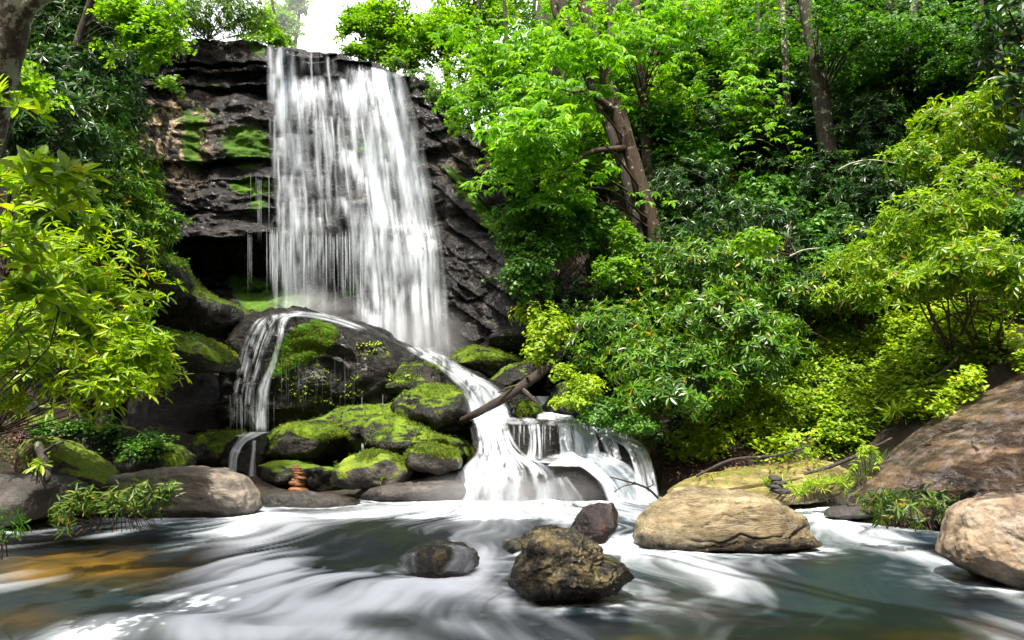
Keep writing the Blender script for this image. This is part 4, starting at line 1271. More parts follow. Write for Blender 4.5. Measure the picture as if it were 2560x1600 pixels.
MOSS_T = combine([(leaf(0.28, .2)[0] @ rotm(2.1 * i + .3, .7).T, leaf(0.28, .2)[1], 0) for i in range(3)])
T = {
    'rh': [rosette(random.choice([7, 8, 9])) for _ in range(6)],
    'rhhi': [rosette(random.choice([6, 7, 8]), hi=True, width=.25, young=2) for _ in range(6)],
    'rhbig': [rosette(random.choice([6, 7, 8]), hi=True, width=.34, young=2, el=(-.2, .8)) for _ in range(6)],
    'pal': [palmate(random.choice([5, 6, 7])) for _ in range(6)],
    'spray': [spray() for _ in range(6)],
    'cover': [spray(9, .8, 1.3, .8) for _ in range(6)],
    'blade': [blades() for _ in range(4)],
    'twig': [twig_plant() for _ in range(4)],
    'litter': [spray(7, .6, 2.5, .2) for _ in range(4)],
}


def scatter(tmpl, pos, axis_, scale, seed=0):
    """instances of random templates -> V, F, m"""
    r = np.random.default_rng(seed)
    N = len(pos)
    z = axis_ / (np.linalg.norm(axis_, axis=1)[:, None] + 1e-9)
    ref = r.normal(size=(N, 3))
    x = ref - (ref * z).sum(1)[:, None] * z
    x /= np.linalg.norm(x, axis=1)[:, None] + 1e-9
    y = np.cross(z, x)
    R = np.stack([x, y, z], 2) * np.asarray(scale).reshape(-1, 1, 1)
    pick = r.integers(0, len(tmpl), N)
    Vs, Fs, ms, o = [], [], [], 0
    for k, (tv, tf, tm) in enumerate(tmpl):
        s = np.where(pick == k)[0]
        if not len(s): continue
        V = np.einsum('nij,vj->nvi', R[s], tv) + pos[s][:, None, :]
        F = tf[None] + (np.arange(len(s)) * len(tv))[:, None, None] + o
        Vs.append(V.reshape(-1, 3)); Fs.append(F.reshape(-1, 3)); ms.append(np.tile(tm, len(s)))
        o += len(s) * len(tv)
    return np.vstack(Vs), np.vstack(Fs), np.concatenate(ms)


def fill(blobs, n, seed, shell=0.55, lump=0.4, gap=0.0, gfreq=1.2):
    """points and outward directions in the union of blobs (cx, cy, rx, ry, depth[, depth radius])"""
    r = np.random.default_rng(seed)
    cs, rs = [], []
    for b in blobs:
        c = P(b[0], b[1], b[4])
        rx, rz = b[2] * b[4] / FPX, b[3] * b[4] / FPX
        ry = b[5] if len(b) > 5 else (rx + rz) / 2
        cs.append(c); rs.append((rx, ry, rz))
    cs, rs = np.array(cs), np.array(rs)
    w = (rs[:, 0] * rs[:, 2] + rs[:, 1] * rs[:, 2] + rs[:, 0] * rs[:, 1]); w = w / w.sum()
    k = r.choice(len(cs), n * 2, p=w)
    d = r.normal(size=(n * 2, 3)); d /= np.linalg.norm(d, axis=1)[:, None]
    d[:, 1] = np.where(r.random(n * 2) < 0.3, -np.abs(d[:, 1]), d[:, 1])
    q = shell + (1 - shell) * r.random(n * 2) ** 0.7
    lm = 1 + lump * perlin(d * 2.2 + k[:, None] * 5.1 + seed)
    pos = cs[k] + d * rs[k] * (q * lm)[:, None]
    if gap:
        g = fbm(pos * gfreq + seed, 2)
        keep = g > (gap - 0.5)
        pos, d = pos[keep], d[keep]
    return pos[:n], d[:n], cs, rs


def stems(base, tips, rad, seed=0, sag=0.15, sides=5):
    r = np.random.default_rng(seed)
    parts = []
    for t in tips:
        mid = base * 0.5 + t * 0.5 + r.normal(size=3) * np.linalg.norm(t - base) * sag * np.array([1, 1, .5])
        q = base * 0.2 + t * 0.8 + r.normal(size=3) * np.linalg.norm(t - base) * sag * .4
        pts = spline([base + r.normal(size=3) * rad * 2 * np.array([1, 1, 0]), mid, q, t], 12)
        parts.append(tube(pts, np.linspace(rad, rad * .3, 12), sides))
    return merge(parts)


SEED = [500]


def gdepth(px, py):
    h = bvh_of(['ground']).ray_cast(Vector((0, 0, CAMZ)), Vector(P(px, py, 1.0) - np.array([0, 0, CAMZ])).normalized())
    return h[0].y if h[0] is not None else None


def kscale(b, k):
    if k != 'auto': return k
    g = gdepth(b[0], b[1])
    return 1.0 if g is None else g / b[2]


def kblobs(blobs, k):
    return [(*b[:4], b[4] * k, *[v * k for v in b[5:6]]) for b in blobs]




def shrub(name, blobs, n, size, mats, tmpl, label, cat='shrub', group=None, up=0.55, nst=14, base=None, gap=0.12, shell=0.5, lump=0.45, srad=0.02, gfreq=1.2, stemmat='stem', k=1.0):
    kk = kscale(base, k)
    blobs = kblobs(blobs, kk); size = size * kk; base = P(base[0], base[1], base[2] * kk)
    SEED[0] += 1
    sd = SEED[0]
    pos, d, cs, rs = fill(blobs, n, sd, shell, lump, gap, gfreq)
    r = np.random.default_rng(sd)
    ax = d * 0.7 + np.array([0, 0, up]) + r.normal(size=d.shape) * .25
    V, F, m = scatter(T[tmpl], pos, ax, size * r.uniform(.7, 1.1, len(pos)), sd)
    base = np.array(base, float)
    e = empty(name, base, label, cat, group)
    mm = [M[k] for k in mats]
    if len(mm) == 1: m = m * 0
    link('foliage', new_mesh('foliage', V - base, F, mm, m), e)
    tips = pos[r.choice(len(pos), min(nst, len(pos)), replace=False)] - base
    sV, sF = stems(np.zeros(3), tips, srad, sd)
    link('stem', new_mesh('stem', sV, sF, M[stemmat], smooth_sh=True), e)
    return e


def trunk_px(ctrl, n=26, sides=12, bump=.12, seed=0):
    """ctrl: (px, py, depth, radius m)"""
    s = spline([(*P(c[0], c[1], c[2]), c[3]) for c in ctrl], n)
    return tube(s[:, :3], np.maximum(s[:, 3], .008), sides, bump, seed)


def tree(name, trunk, blobs, n, size, mats, tmpl, label, group=None, limbs=(), bark='bark', gap=0.2, flat=True, plates=None, cat='tree', nst=10, shell=.25, up=1.0, k=1.0):
    kk = kscale(trunk[0], k)
    blobs = kblobs(blobs, kk); size = size * kk
    trunk = [(c[0], c[1], c[2] * kk, c[3] * kk) for c in trunk]
    limbs = [[(c[0], c[1], c[2] * kk, c[3] * kk) for c in lb] for lb in limbs]
    SEED[0] += 1
    sd = SEED[0]
    r = np.random.default_rng(sd)
    base = P(trunk[0][0], trunk[0][1], trunk[0][2])
    e = empty(name, base, label, cat, group)
    tV, tF = merge([trunk_px(t, seed=sd) for t in [trunk]])
    link('trunk', new_mesh('trunk', tV - base, tF, M[bark], smooth_sh=True), e)
    for lb in limbs:
        lV, lF = trunk_px(lb, 16, 8, .1, sd)
        link('limb', new_mesh('limb', lV - base, lF, M[bark], smooth_sh=True), e)
    if blobs:
        if plates:
            pc, pd, cs, rs = fill(blobs, plates, sd, shell, .3, 0)
            k = r.integers(0, len(pc), n)
            rad = plates_r * kk * r.uniform(.3, 1, n) ** .6
            a = r.uniform(0, 6.283, n)
            pos = pc[k] + np.stack([rad * np.cos(a), rad * np.sin(a), -0.35 * rad ** 1.5 + r.normal(size=n) * .05], -1)
            d = np.stack([np.cos(a), np.sin(a), 0 * a], -1)
            ax = np.array([0, 0, 1.0]) + .25 * d + r.normal(size=(n, 3)) * .22 + np.array([0, -.25, 0])
        else:
            pos, d, cs, rs = fill(blobs, n, sd, shell, .4, gap)
            ax = d * .35 + np.array([0, 0, up]) + r.normal(size=d.shape) * .35
        V, F, m = scatter(T[tmpl], pos, ax, size * r.uniform(.7, 1.15, len(pos)), sd)
        mm = [M[q] for q in mats]
        if len(mm) == 1: m = m * 0
        link('crown', new_mesh('crown', V - base, F, mm, m), e)
        tp = spline([(*P(c[0], c[1], c[2]), c[3]) for c in trunk], 30)
        tips = pos[r.choice(len(pos), min(nst, len(pos)), replace=False)]
        prt = []
        for t in tips:
            j = np.argmin(np.linalg.norm(tp[6:, :3] - t, axis=1)) + 6
            j = max(3, j - 3)
            s = tp[j, :3]
            if np.linalg.norm(s - t) < .3: continue
            mid = (s + t) / 2 + np.array([0, 0, .15 * np.linalg.norm(s - t)])
            prt.append(tube(spline([s, mid, t], 10), np.linspace(max(.01, min(.035, tp[j, 3] * .16)), .005, 10), 5))
        if prt:
            bV, bF = merge(prt)
            link('branches', new_mesh('branches', bV - base, bF, M[bark], smooth_sh=True), e)
    return e


plates_r = 0.6
for _i, _o in enumerate([o_ for o_ in COL.objects if o_.name.split('.')[0] in ('mossy_boulder', 'mossy_ledge', 'domed_boulder', 'rock_ledge', 'mossy_outcrop')]):
    moss_fuzz(_o, 2200 if _o.name != 'domed_boulder' else 4200, thr=.7 if _o.name != 'domed_boulder' else 2, seed=_i)

# ------------------------------------------------------------------ shrubs of the left bank
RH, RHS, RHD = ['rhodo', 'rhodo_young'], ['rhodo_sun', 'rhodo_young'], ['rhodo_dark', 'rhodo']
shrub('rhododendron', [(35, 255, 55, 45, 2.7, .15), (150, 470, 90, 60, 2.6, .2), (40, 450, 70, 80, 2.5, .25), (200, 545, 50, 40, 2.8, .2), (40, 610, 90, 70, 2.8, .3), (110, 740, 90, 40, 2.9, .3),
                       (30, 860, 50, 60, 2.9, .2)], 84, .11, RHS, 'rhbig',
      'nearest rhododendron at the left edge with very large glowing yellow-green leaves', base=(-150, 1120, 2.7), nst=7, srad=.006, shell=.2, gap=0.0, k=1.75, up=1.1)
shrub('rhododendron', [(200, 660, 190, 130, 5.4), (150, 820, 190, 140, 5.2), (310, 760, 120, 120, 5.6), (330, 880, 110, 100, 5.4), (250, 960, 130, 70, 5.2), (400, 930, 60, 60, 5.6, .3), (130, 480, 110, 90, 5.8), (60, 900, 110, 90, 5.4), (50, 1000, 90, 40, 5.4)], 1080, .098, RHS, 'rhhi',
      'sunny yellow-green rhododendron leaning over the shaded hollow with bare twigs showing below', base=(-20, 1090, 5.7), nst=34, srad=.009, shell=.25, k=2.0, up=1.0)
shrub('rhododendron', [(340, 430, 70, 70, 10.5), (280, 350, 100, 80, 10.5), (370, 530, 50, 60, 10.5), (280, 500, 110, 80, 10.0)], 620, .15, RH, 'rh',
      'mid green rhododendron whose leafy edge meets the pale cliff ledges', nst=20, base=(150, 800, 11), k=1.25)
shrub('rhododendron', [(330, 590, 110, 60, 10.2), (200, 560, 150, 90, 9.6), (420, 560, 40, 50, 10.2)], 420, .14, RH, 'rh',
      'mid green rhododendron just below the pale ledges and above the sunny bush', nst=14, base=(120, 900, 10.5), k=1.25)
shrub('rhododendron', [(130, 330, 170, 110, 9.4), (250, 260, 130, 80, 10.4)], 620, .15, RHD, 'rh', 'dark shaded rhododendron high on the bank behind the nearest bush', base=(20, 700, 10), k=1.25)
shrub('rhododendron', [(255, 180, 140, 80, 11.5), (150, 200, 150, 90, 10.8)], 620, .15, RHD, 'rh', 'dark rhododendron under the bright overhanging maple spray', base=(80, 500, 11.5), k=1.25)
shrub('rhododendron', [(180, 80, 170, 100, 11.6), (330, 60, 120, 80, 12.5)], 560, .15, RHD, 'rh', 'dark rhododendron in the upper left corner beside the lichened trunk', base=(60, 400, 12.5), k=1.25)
shrub('rhododendron', [(540, 40, 110, 60, 22, 1.0), (610, 20, 70, 60, 22.5, 1.0), (440, 40, 80, 60, 21, 1)], 900, .16, RH, 'rh', 'dense rhododendron on top of the cliff left of the falls', base=(520, 100, 22.3))
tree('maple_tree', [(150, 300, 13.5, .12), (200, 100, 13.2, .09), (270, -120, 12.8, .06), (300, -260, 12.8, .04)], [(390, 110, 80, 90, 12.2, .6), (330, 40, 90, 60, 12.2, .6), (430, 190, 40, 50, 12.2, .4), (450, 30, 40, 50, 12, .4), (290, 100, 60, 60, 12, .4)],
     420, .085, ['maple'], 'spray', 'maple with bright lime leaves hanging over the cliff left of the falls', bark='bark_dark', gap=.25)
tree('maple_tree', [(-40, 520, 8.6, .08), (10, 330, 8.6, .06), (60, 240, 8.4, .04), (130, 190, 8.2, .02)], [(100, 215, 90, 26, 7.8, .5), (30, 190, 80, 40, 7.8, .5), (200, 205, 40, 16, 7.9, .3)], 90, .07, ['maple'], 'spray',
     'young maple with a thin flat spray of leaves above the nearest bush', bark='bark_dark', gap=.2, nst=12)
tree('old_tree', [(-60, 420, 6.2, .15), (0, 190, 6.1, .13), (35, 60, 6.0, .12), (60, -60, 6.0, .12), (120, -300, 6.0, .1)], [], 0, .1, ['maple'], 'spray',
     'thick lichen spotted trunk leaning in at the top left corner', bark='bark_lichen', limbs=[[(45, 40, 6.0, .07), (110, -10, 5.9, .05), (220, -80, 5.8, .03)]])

# ------------------------------------------------------------------ trees and shrubs above the falls
tree('slender_tree', [(735, 135, 30, .08), (745, 60, 30, .06), (760, -60, 30, .05)], [(710, 70, 60, 44, 29.5), (690, 30, 50, 40, 30), (740, 15, 40, 30, 30)], 420, .13, ['maple'], 'spray',
     'slender sunlit tree left of the bright sky gap above the falls', bark='bark_dark', gap=.3)
tree('slender_tree', [(700, 130, 27, .06), (690, 60, 27, .05), (670, -60, 27, .04)], [(660, 60, 40, 60, 26, 1), (640, 100, 40, 24, 25, .6), (700, 105, 40, 16, 26, .6)], 200, .12, ['maple'], 'spray',
     'slender yellow-green tree close behind the cliff top shrub', bark='bark_dark', gap=.25)
tree('crooked_tree', [(985, 180, 25, .12), (960, 110, 25, .1), (950, 60, 25, .09), (970, -60, 25, .07)], [(960, 60, 90, 70, 24.6), (1030, 90, 70, 70, 24.2), (900, 40, 50, 30, 25), (1010, 150, 60, 30, 24), (930, 130, 50, 26, 24.5, .5), (880, 90, 40, 44, 24.8, .6), (890, 130, 40, 14, 24.2, .4)],
     1300, .12, ['maple'], 'spray', 'crooked dark limbed tree at the right end of the waterfall lip', bark='bark_dark', limbs=[[(965, 120, 25, .06), (920, 70, 24.8, .04), (880, 60, 24.8, .02)]], gap=.2)
shrub('rhododendron', [(1050, 210, 50, 40, 22.5, .8), (1120, 240, 60, 50, 21.8, .8), (1000, 165, 30, 14, 23, .4)], 320, .16, RH, 'rh', 'dark shrub clinging to the rock right of the waterfall lip', base=(1080, 300, 22.6))
shrub('leafy_shrub', [(1140, 300, 26, 40, 20.6, .3), (1150, 260, 20, 20, 20.6, .3)], 50, .1, ['maple'], 'spray', 'small yellow-green sapling against the dark rock right of the falls', base=(1130, 360, 21), nst=6, srad=.01)

# ------------------------------------------------------------------ buckeyes in the centre right
plates_r = 0.62
tree('buckeye_tree', [(1660, 660, 17.2, .24), (1630, 560, 17.1, .2), (1590, 430, 17.0, .18), (1540, 270, 16.9, .17), (1490, 120, 16.8, .15), (1440, -60, 16.7, .13), (1400, -250, 16.6, .1)],
     [(1480, 150, 120, 50, 15.0, 1.0), (1330, 320, 110, 50, 14.6, .9), (1430, 250, 110, 60, 15, 1.), (1300, 380, 70, 40, 14.8, .6), (1420, 440, 70, 60, 14.8, .7), (1360, 500, 60, 40, 15, .6), (1250, 180, 90, 60, 16.5, 1), (1240, 440, 50, 30, 15.2, .5)],
     760, .22, ['buckeye'], 'pal', 'tall buckeye with the thickest brown trunk leaning left and layered bright green leaves', bark='bark',
     limbs=[[(1540, 280, 16.9, .1), (1460, 230, 16.3, .06), (1360, 260, 15.4, .03), (1290, 320, 14.8, .015)], [(1570, 370, 17, .08), (1480, 380, 16, .05), (1400, 430, 15.2, .02)], [(1490, 120, 16.8, .1), (1400, 60, 16.4, .07), (1370, -60, 16.3, .05)]], plates=44, nst=5, k='auto')
tree('buckeye_tree', [(1615, 690, 17.8, .13), (1590, 560, 17.8, .12), (1550, 400, 17.7, .11), (1490, 240, 17.7, .11), (1440, 120, 17.6, .1), (1380, -40, 17.5, .1), (1300, -250, 17.4, .08)],
     [(1300, 100, 130, 70, 17.5, 1.0), (1420, 60, 110, 60, 17, 1), (1180, 120, 90, 70, 18, 1), (1330, 230, 90, 50, 17, .8), (1200, 250, 70, 60, 18, .8)], 520, .22, ['buckeye'], 'pal',
     'dark trunked buckeye twinned close behind the thickest brown trunk', bark='bark_dark', plates=32, nst=6, k='auto')
tree('buckeye_tree', [(1650, 560, 18.4, .15), (1620, 400, 18.4, .13), (1605, 200, 18.4, .12), (1590, 20, 18.4, .11), (1580, -200, 18.4, .1)],
     [(1690, 60, 110, 60, 17.4, 1), (1600, 110, 80, 50, 17.2, .8), (1560, 30, 80, 50, 17.5, .9), (1650, 480, 40, 30, 17, .4)], 360, .21, ['buckeye'], 'pal',
     'straight grey-brown buckeye right behind the twin leaning trunks', bark='bark', plates=24, nst=14, k='auto')
tree('birch_like_tree', [(2015, 510, 13.6, .075), (1990, 400, 13.6, .07), (1970, 280, 13.6, .065), (1963, 150, 13.6, .06), (1955, 0, 13.6, .055), (1950, -200, 13.6, .05)],
     [(1880, 240, 90, 50, 13.2, .6), (1830, 190, 90, 50, 13.6, .7), (2030, 275, 50, 16, 13, .4), (1920, 330, 50, 26, 13, .4), (2050, 385, 50, 20, 13, .4), (1990, 470, 40, 14, 13, .3), (1850, 60, 90, 50, 13.6, .6), (2000, 60, 80, 40, 13.6, .6)],
     300, .13, ['buckeye'], 'pal', 'slim pale lichen spotted trunk with a few flat leaf sprays', bark='bark_lichen', plates=26, nst=20, k='auto')
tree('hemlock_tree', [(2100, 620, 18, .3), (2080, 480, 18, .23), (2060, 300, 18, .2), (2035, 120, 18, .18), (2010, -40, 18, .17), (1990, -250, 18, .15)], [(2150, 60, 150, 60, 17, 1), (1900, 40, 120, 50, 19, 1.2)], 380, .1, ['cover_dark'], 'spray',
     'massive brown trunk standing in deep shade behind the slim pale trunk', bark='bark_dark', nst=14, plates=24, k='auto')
plates_r = .5
tree('fine_leaved_tree', [(2230, 420, 17, .1), (2260, 200, 17, .09), (2300, -80, 17, .08)], [(2240, 80, 130, 70, 16, 1), (2380, 140, 120, 70, 15.5, 1), (2150, 150, 80, 60, 16.5, .8), (2440, 60, 110, 70, 15, 1)], 620, .085, ['cover_dark'], 'spray',
     'shaded fine leaved tree in the upper right with drooping flat branches', bark='bark_dark', plates=60, nst=20, k='auto')

# ------------------------------------------------------------------ shrubs of the right bank
RB = 'rhododendrons of the right bank'
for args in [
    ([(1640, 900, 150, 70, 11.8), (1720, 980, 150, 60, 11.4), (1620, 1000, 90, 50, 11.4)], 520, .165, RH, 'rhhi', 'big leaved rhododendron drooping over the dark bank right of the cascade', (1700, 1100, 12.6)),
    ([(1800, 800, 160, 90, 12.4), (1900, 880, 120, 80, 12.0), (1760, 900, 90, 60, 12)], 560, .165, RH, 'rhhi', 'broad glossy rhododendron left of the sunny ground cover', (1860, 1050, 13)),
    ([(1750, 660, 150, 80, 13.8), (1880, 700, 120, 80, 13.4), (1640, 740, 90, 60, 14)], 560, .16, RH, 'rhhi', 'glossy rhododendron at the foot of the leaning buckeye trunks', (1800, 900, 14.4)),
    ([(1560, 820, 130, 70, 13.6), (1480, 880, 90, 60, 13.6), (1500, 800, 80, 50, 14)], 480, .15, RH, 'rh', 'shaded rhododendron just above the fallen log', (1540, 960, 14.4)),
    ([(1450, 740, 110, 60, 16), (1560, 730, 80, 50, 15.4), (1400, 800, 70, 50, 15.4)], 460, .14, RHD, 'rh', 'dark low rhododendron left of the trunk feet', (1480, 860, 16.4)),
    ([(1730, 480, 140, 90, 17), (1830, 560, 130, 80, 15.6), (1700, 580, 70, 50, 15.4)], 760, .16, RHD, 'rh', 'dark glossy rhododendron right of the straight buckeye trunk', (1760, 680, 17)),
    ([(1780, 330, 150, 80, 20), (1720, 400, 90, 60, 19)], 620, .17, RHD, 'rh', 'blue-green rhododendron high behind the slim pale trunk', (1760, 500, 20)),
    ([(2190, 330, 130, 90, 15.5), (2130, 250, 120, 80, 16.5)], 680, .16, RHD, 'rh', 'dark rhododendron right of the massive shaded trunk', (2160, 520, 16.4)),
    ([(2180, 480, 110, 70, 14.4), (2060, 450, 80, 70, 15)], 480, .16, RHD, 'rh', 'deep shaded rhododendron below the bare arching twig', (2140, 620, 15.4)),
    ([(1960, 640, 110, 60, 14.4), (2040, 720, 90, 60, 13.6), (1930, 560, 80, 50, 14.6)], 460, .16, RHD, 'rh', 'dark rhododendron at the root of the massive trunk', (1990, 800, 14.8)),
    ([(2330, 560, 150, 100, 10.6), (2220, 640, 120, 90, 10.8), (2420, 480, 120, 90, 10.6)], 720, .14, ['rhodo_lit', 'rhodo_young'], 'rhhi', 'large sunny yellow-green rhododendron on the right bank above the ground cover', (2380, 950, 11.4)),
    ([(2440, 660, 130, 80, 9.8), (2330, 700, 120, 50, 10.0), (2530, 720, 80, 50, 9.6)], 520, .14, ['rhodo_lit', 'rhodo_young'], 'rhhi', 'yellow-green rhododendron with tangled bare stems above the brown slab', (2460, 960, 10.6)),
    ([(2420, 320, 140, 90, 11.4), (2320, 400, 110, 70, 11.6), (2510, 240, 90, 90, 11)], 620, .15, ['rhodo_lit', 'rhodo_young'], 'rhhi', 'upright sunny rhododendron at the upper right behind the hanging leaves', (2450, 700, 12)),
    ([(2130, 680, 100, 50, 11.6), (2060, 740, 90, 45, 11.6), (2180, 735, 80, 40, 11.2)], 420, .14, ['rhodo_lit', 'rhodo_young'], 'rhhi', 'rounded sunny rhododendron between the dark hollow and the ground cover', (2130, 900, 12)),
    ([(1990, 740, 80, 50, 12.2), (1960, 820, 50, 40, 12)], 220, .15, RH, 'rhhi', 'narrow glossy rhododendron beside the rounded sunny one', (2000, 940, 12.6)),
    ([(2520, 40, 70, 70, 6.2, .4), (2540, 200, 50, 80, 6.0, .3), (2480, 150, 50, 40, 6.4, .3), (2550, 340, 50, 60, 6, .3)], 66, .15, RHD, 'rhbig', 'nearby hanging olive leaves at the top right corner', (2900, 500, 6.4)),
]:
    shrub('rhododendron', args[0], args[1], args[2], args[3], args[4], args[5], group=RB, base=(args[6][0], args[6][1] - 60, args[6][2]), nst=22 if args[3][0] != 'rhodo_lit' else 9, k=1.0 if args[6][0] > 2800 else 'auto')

# leafy small bushes in the middle
for (bl, n, sz, mt, lab, b) in [
    ([(1290, 560, 70, 60, 17.6), (1350, 620, 80, 50, 17), (1420, 600, 70, 50, 17.2), (1330, 520, 60, 40, 17.8)], 420, .1, 'cover_dark', 'fine leaved green bush along the mossy shoulder right of the falls', (1380, 720, 18)),
    ([(1320, 690, 70, 60, 16.8), (1290, 630, 40, 40, 17.4)], 260, .1, 'cover_dark', 'soft green bush hanging beside the jagged dark rock', (1360, 760, 17.4)),
    ([(1370, 820, 60, 60, 16.2, .6), (1350, 880, 40, 40, 16, .5), (1320, 780, 40, 30, 16.6, .4)], 260, .09, 'cover', 'pale green bush above the upper end of the fallen log', (1390, 900, 16.8)),
    ([(1480, 560, 80, 60, 17.6), (1420, 520, 70, 40, 18)], 240, .11, 'cover_dark', 'dim bush behind the hanging buckeye branches', (1480, 680, 18.4)),
    ([(1560, 620, 40, 70, 17, .5), (1540, 680, 70, 40, 16.6, .6)], 150, .1, 'maple', 'yellow-green sapling left of the trunk feet', (1550, 760, 17.2)),
    ([(1460, 960, 60, 30, 14.8, .5), (1430, 1000, 60, 20, 14.8, .4), (1400, 930, 40, 20, 15, .4)], 170, .08, 'cover', 'bright low leaves on the bank right of the log', (1460, 1000, 15.4)),
    ([(1500, 1030, 70, 36, 14.6, .5), (1590, 1060, 60, 24, 14.3, .4)], 190, .075, 'cover_dark', 'small leaved plants hanging over the rock right of the cascade', (1540, 1080, 15.2)),
    ([(1880, 600, 60, 20, 12.6, .4)], 40, .1, 'maple', 'single sunlit lime spray in front of the dark shrubs', (1990, 640, 13.5)),
]:
    shrub('leafy_bush', bl, n, sz, [mt], 'spray' if mt != 'cover' else 'cover', lab, 'bush', base=b, nst=10, srad=.01, up=.9)

# ------------------------------------------------------------------ background wood: one tree each
BG = 'trees of the wood behind'
bgspots = [(1130, 60, 25), (1230, 20, 26), (1330, 120, 27), (1190, 170, 24), (1290, 250, 23), (1430, 40, 27), (1520, 160, 26), (1620, 60, 27), (1700, 170, 26), (1790, 60, 25), (1780, 190, 27), (1880, 100, 27),
           (1960, 180, 25), (2060, 80, 26), (2140, 20, 25), (2200, 160, 23), (2300, 60, 22), (2300, 230, 20), (2420, 100, 21), (2510, 60, 19), (2480, 250, 18), (1650, 280, 24), (1560, 290, 23), (1400, 330, 22),
           (1880, 300, 22), (2000, 330, 21), (1290, 420, 21), (1470, 430, 21), (1700, 400, 22), (60, 60, 16), (170, 20, 17), (60, 220, 14), (240, 130, 15)]
for i, (px, py, d) in enumerate(bgspots):
    left = px < 500
    gd = gdepth(px, py)
    if not left and gd: d = min(max(gd - 1.6, 15), 30)
    mt = 'rhodo_dark' if left else ('cover_dark' if i % 4 == 0 else 'rhodo_dark') if px > 1950 else ('maple' if (i % 3 == 0 or px < 1250) else ('cover_dark' if i % 3 == 1 else 'buckeye'))  # darker leaf colours stand in for shade at both sides of the wood
    b = P(px + 20, py, d + .5)
    g = gz(b[0], b[1])
    py0 = py + (b[2] - g) * FPX / d if b[2] > g else py + 120
    jx = random.uniform(-40, 40)
    tree('woodland_tree', [(px + 20 + jx * .3, py0, d + .5, .14), (px + jx * .3, (py + py0) / 2, d + .5, .12), (px + jx, py - 160, d + .5, .07), (px + jx * 1.5, py - 420, d + .5, .04)],
         [(px, py, 100, 70, d, 1.2), (px + random.uniform(-60, 60), py + random.uniform(-60, 60), 80, 60, d - .6, 1.0), (px + random.uniform(-70, 70), py - 90, 90, 60, d, 1.)],
         520, .12, [mt], 'spray', 'dim leafy tree of the left wood behind the dark shrubs' if left else 'green tree of the dense wood that closes the view right of the sky gap',
         group=BG + (' on the left' if left else ' on the right'), bark='bark_dark', gap=.15, nst=6)

# the understory that closes the hillside between the trees
r0 = np.random.default_rng(77)
for i in range(46):
    px, py = r0.uniform(1420, 2600), r0.uniform(60, 760)
    if gdepth(px, py + 60) is None: continue
    w = r0.uniform(90, 140)
    d = 20.0
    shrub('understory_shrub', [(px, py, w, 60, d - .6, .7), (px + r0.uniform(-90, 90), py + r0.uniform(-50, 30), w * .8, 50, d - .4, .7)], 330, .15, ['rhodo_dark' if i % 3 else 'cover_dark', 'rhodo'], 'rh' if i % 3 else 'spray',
          'dim undergrowth shrub on the wooded hillside behind the lit shrubs', group='undergrowth on the right hillside', base=(px, py + 60, d), nst=6, k='auto')

# ------------------------------------------------------------------ low plants
r0 = np.random.default_rng(21)


def cover_on(name, spots, n, size, mat, tmpl, label, cat, seed, kind='stuff', up=1.0, lift=.05, names=None, hgt=.15):
    """many small plants rooted on the ground or rocks below each photo spot (px, py, rx, ry)"""
    r = np.random.default_rng(seed)
    w = np.array([s[2] * s[3] for s in spots], float); w /= w.sum()
    k = r.choice(len(spots), n, p=w)
    s = np.array([q[:4] for q in spots], float)[k]
    a = r.uniform(0, 6.283, n); q = np.sqrt(r.random(n))
    px, py = s[:, 0] + s[:, 2] * q * np.cos(a), s[:, 1] + s[:, 3] * q * np.sin(a)
    t = bvh_of(names)
    o = Vector((0, 0, CAMZ))
    pos = []
    for x_, y_ in zip(px, py):
        h = t.ray_cast(o, Vector(P(x_, y_, 1.0) - np.array([0, 0, CAMZ])).normalized())
        if h[0] is not None and h[0].z > -.02: pos.append(h[0][:])
    pos = np.array(pos)
    if cat == 'ground cover': pos = pos[fbm(pos * 1.1 + seed, 3) > -.18]
    pos = pos + np.stack([0 * np.arange(len(pos)), 0 * np.arange(len(pos)), lift + hgt * r.random(len(pos))], -1)
    ax = np.tile([0, -.25, up], (len(pos), 1)) + r.normal(size=(len(pos), 3)) * .3
    V, F, m = scatter(T[tmpl], pos, ax, size * r.uniform(.6, 1.2, len(pos)), seed)
    base = pos.mean(0)
    base[2] = pos[:, 2].min()
    o_ = link(name, new_mesh(name, V - base, F, [M[mat]], m * 0), loc=base)
    return tag(o_, label, cat, kind=kind)


RBANK = ['ground', 'bank_slab', 'slab', 'shore_rock.002']
cover_on('ground_cover', [(2080, 870, 130, 80), (2000, 1010, 170, 70), (1870, 1080, 170, 50), (2150, 960, 120, 90), (2350, 880, 170, 70), (2460, 850, 100, 60), (2260, 1010, 140, 60), (2130, 1060, 70, 50), (1790, 1120, 70, 24), (2230, 820, 90, 60), (1900, 1135, 130, 30), (1740, 1150, 70, 20), (2020, 1130, 100, 36), (2120, 1090, 60, 50), (2540, 800, 60, 60), (2480, 930, 110, 36), (2380, 990, 80, 30)],
         8500, .085, 'cover', 'cover', 'bright yellow-green ground cover leaves spilling down the right bank', 'ground cover', 31, names=RBANK, hgt=.45)
cover_on('ground_cover', [(2010, 1040, 110, 40), (2220, 950, 90, 40), (1860, 1090, 80, 26), (2380, 900, 120, 40), (2060, 880, 90, 40)], 420, .2, 'cover', 'pal', 'broader lime leaves among the ground cover on the right bank', 'ground cover', 32, names=RBANK, hgt=.3)
cover_on('ground_cover', [(2080, 900, 120, 60), (2000, 1040, 140, 50), (2300, 930, 160, 50), (1880, 1100, 100, 30)], 130, .3, 'cover_dark', 'blade', 'grassy blades standing among the ground cover', 'ground cover', 39, names=RBANK, hgt=.05)
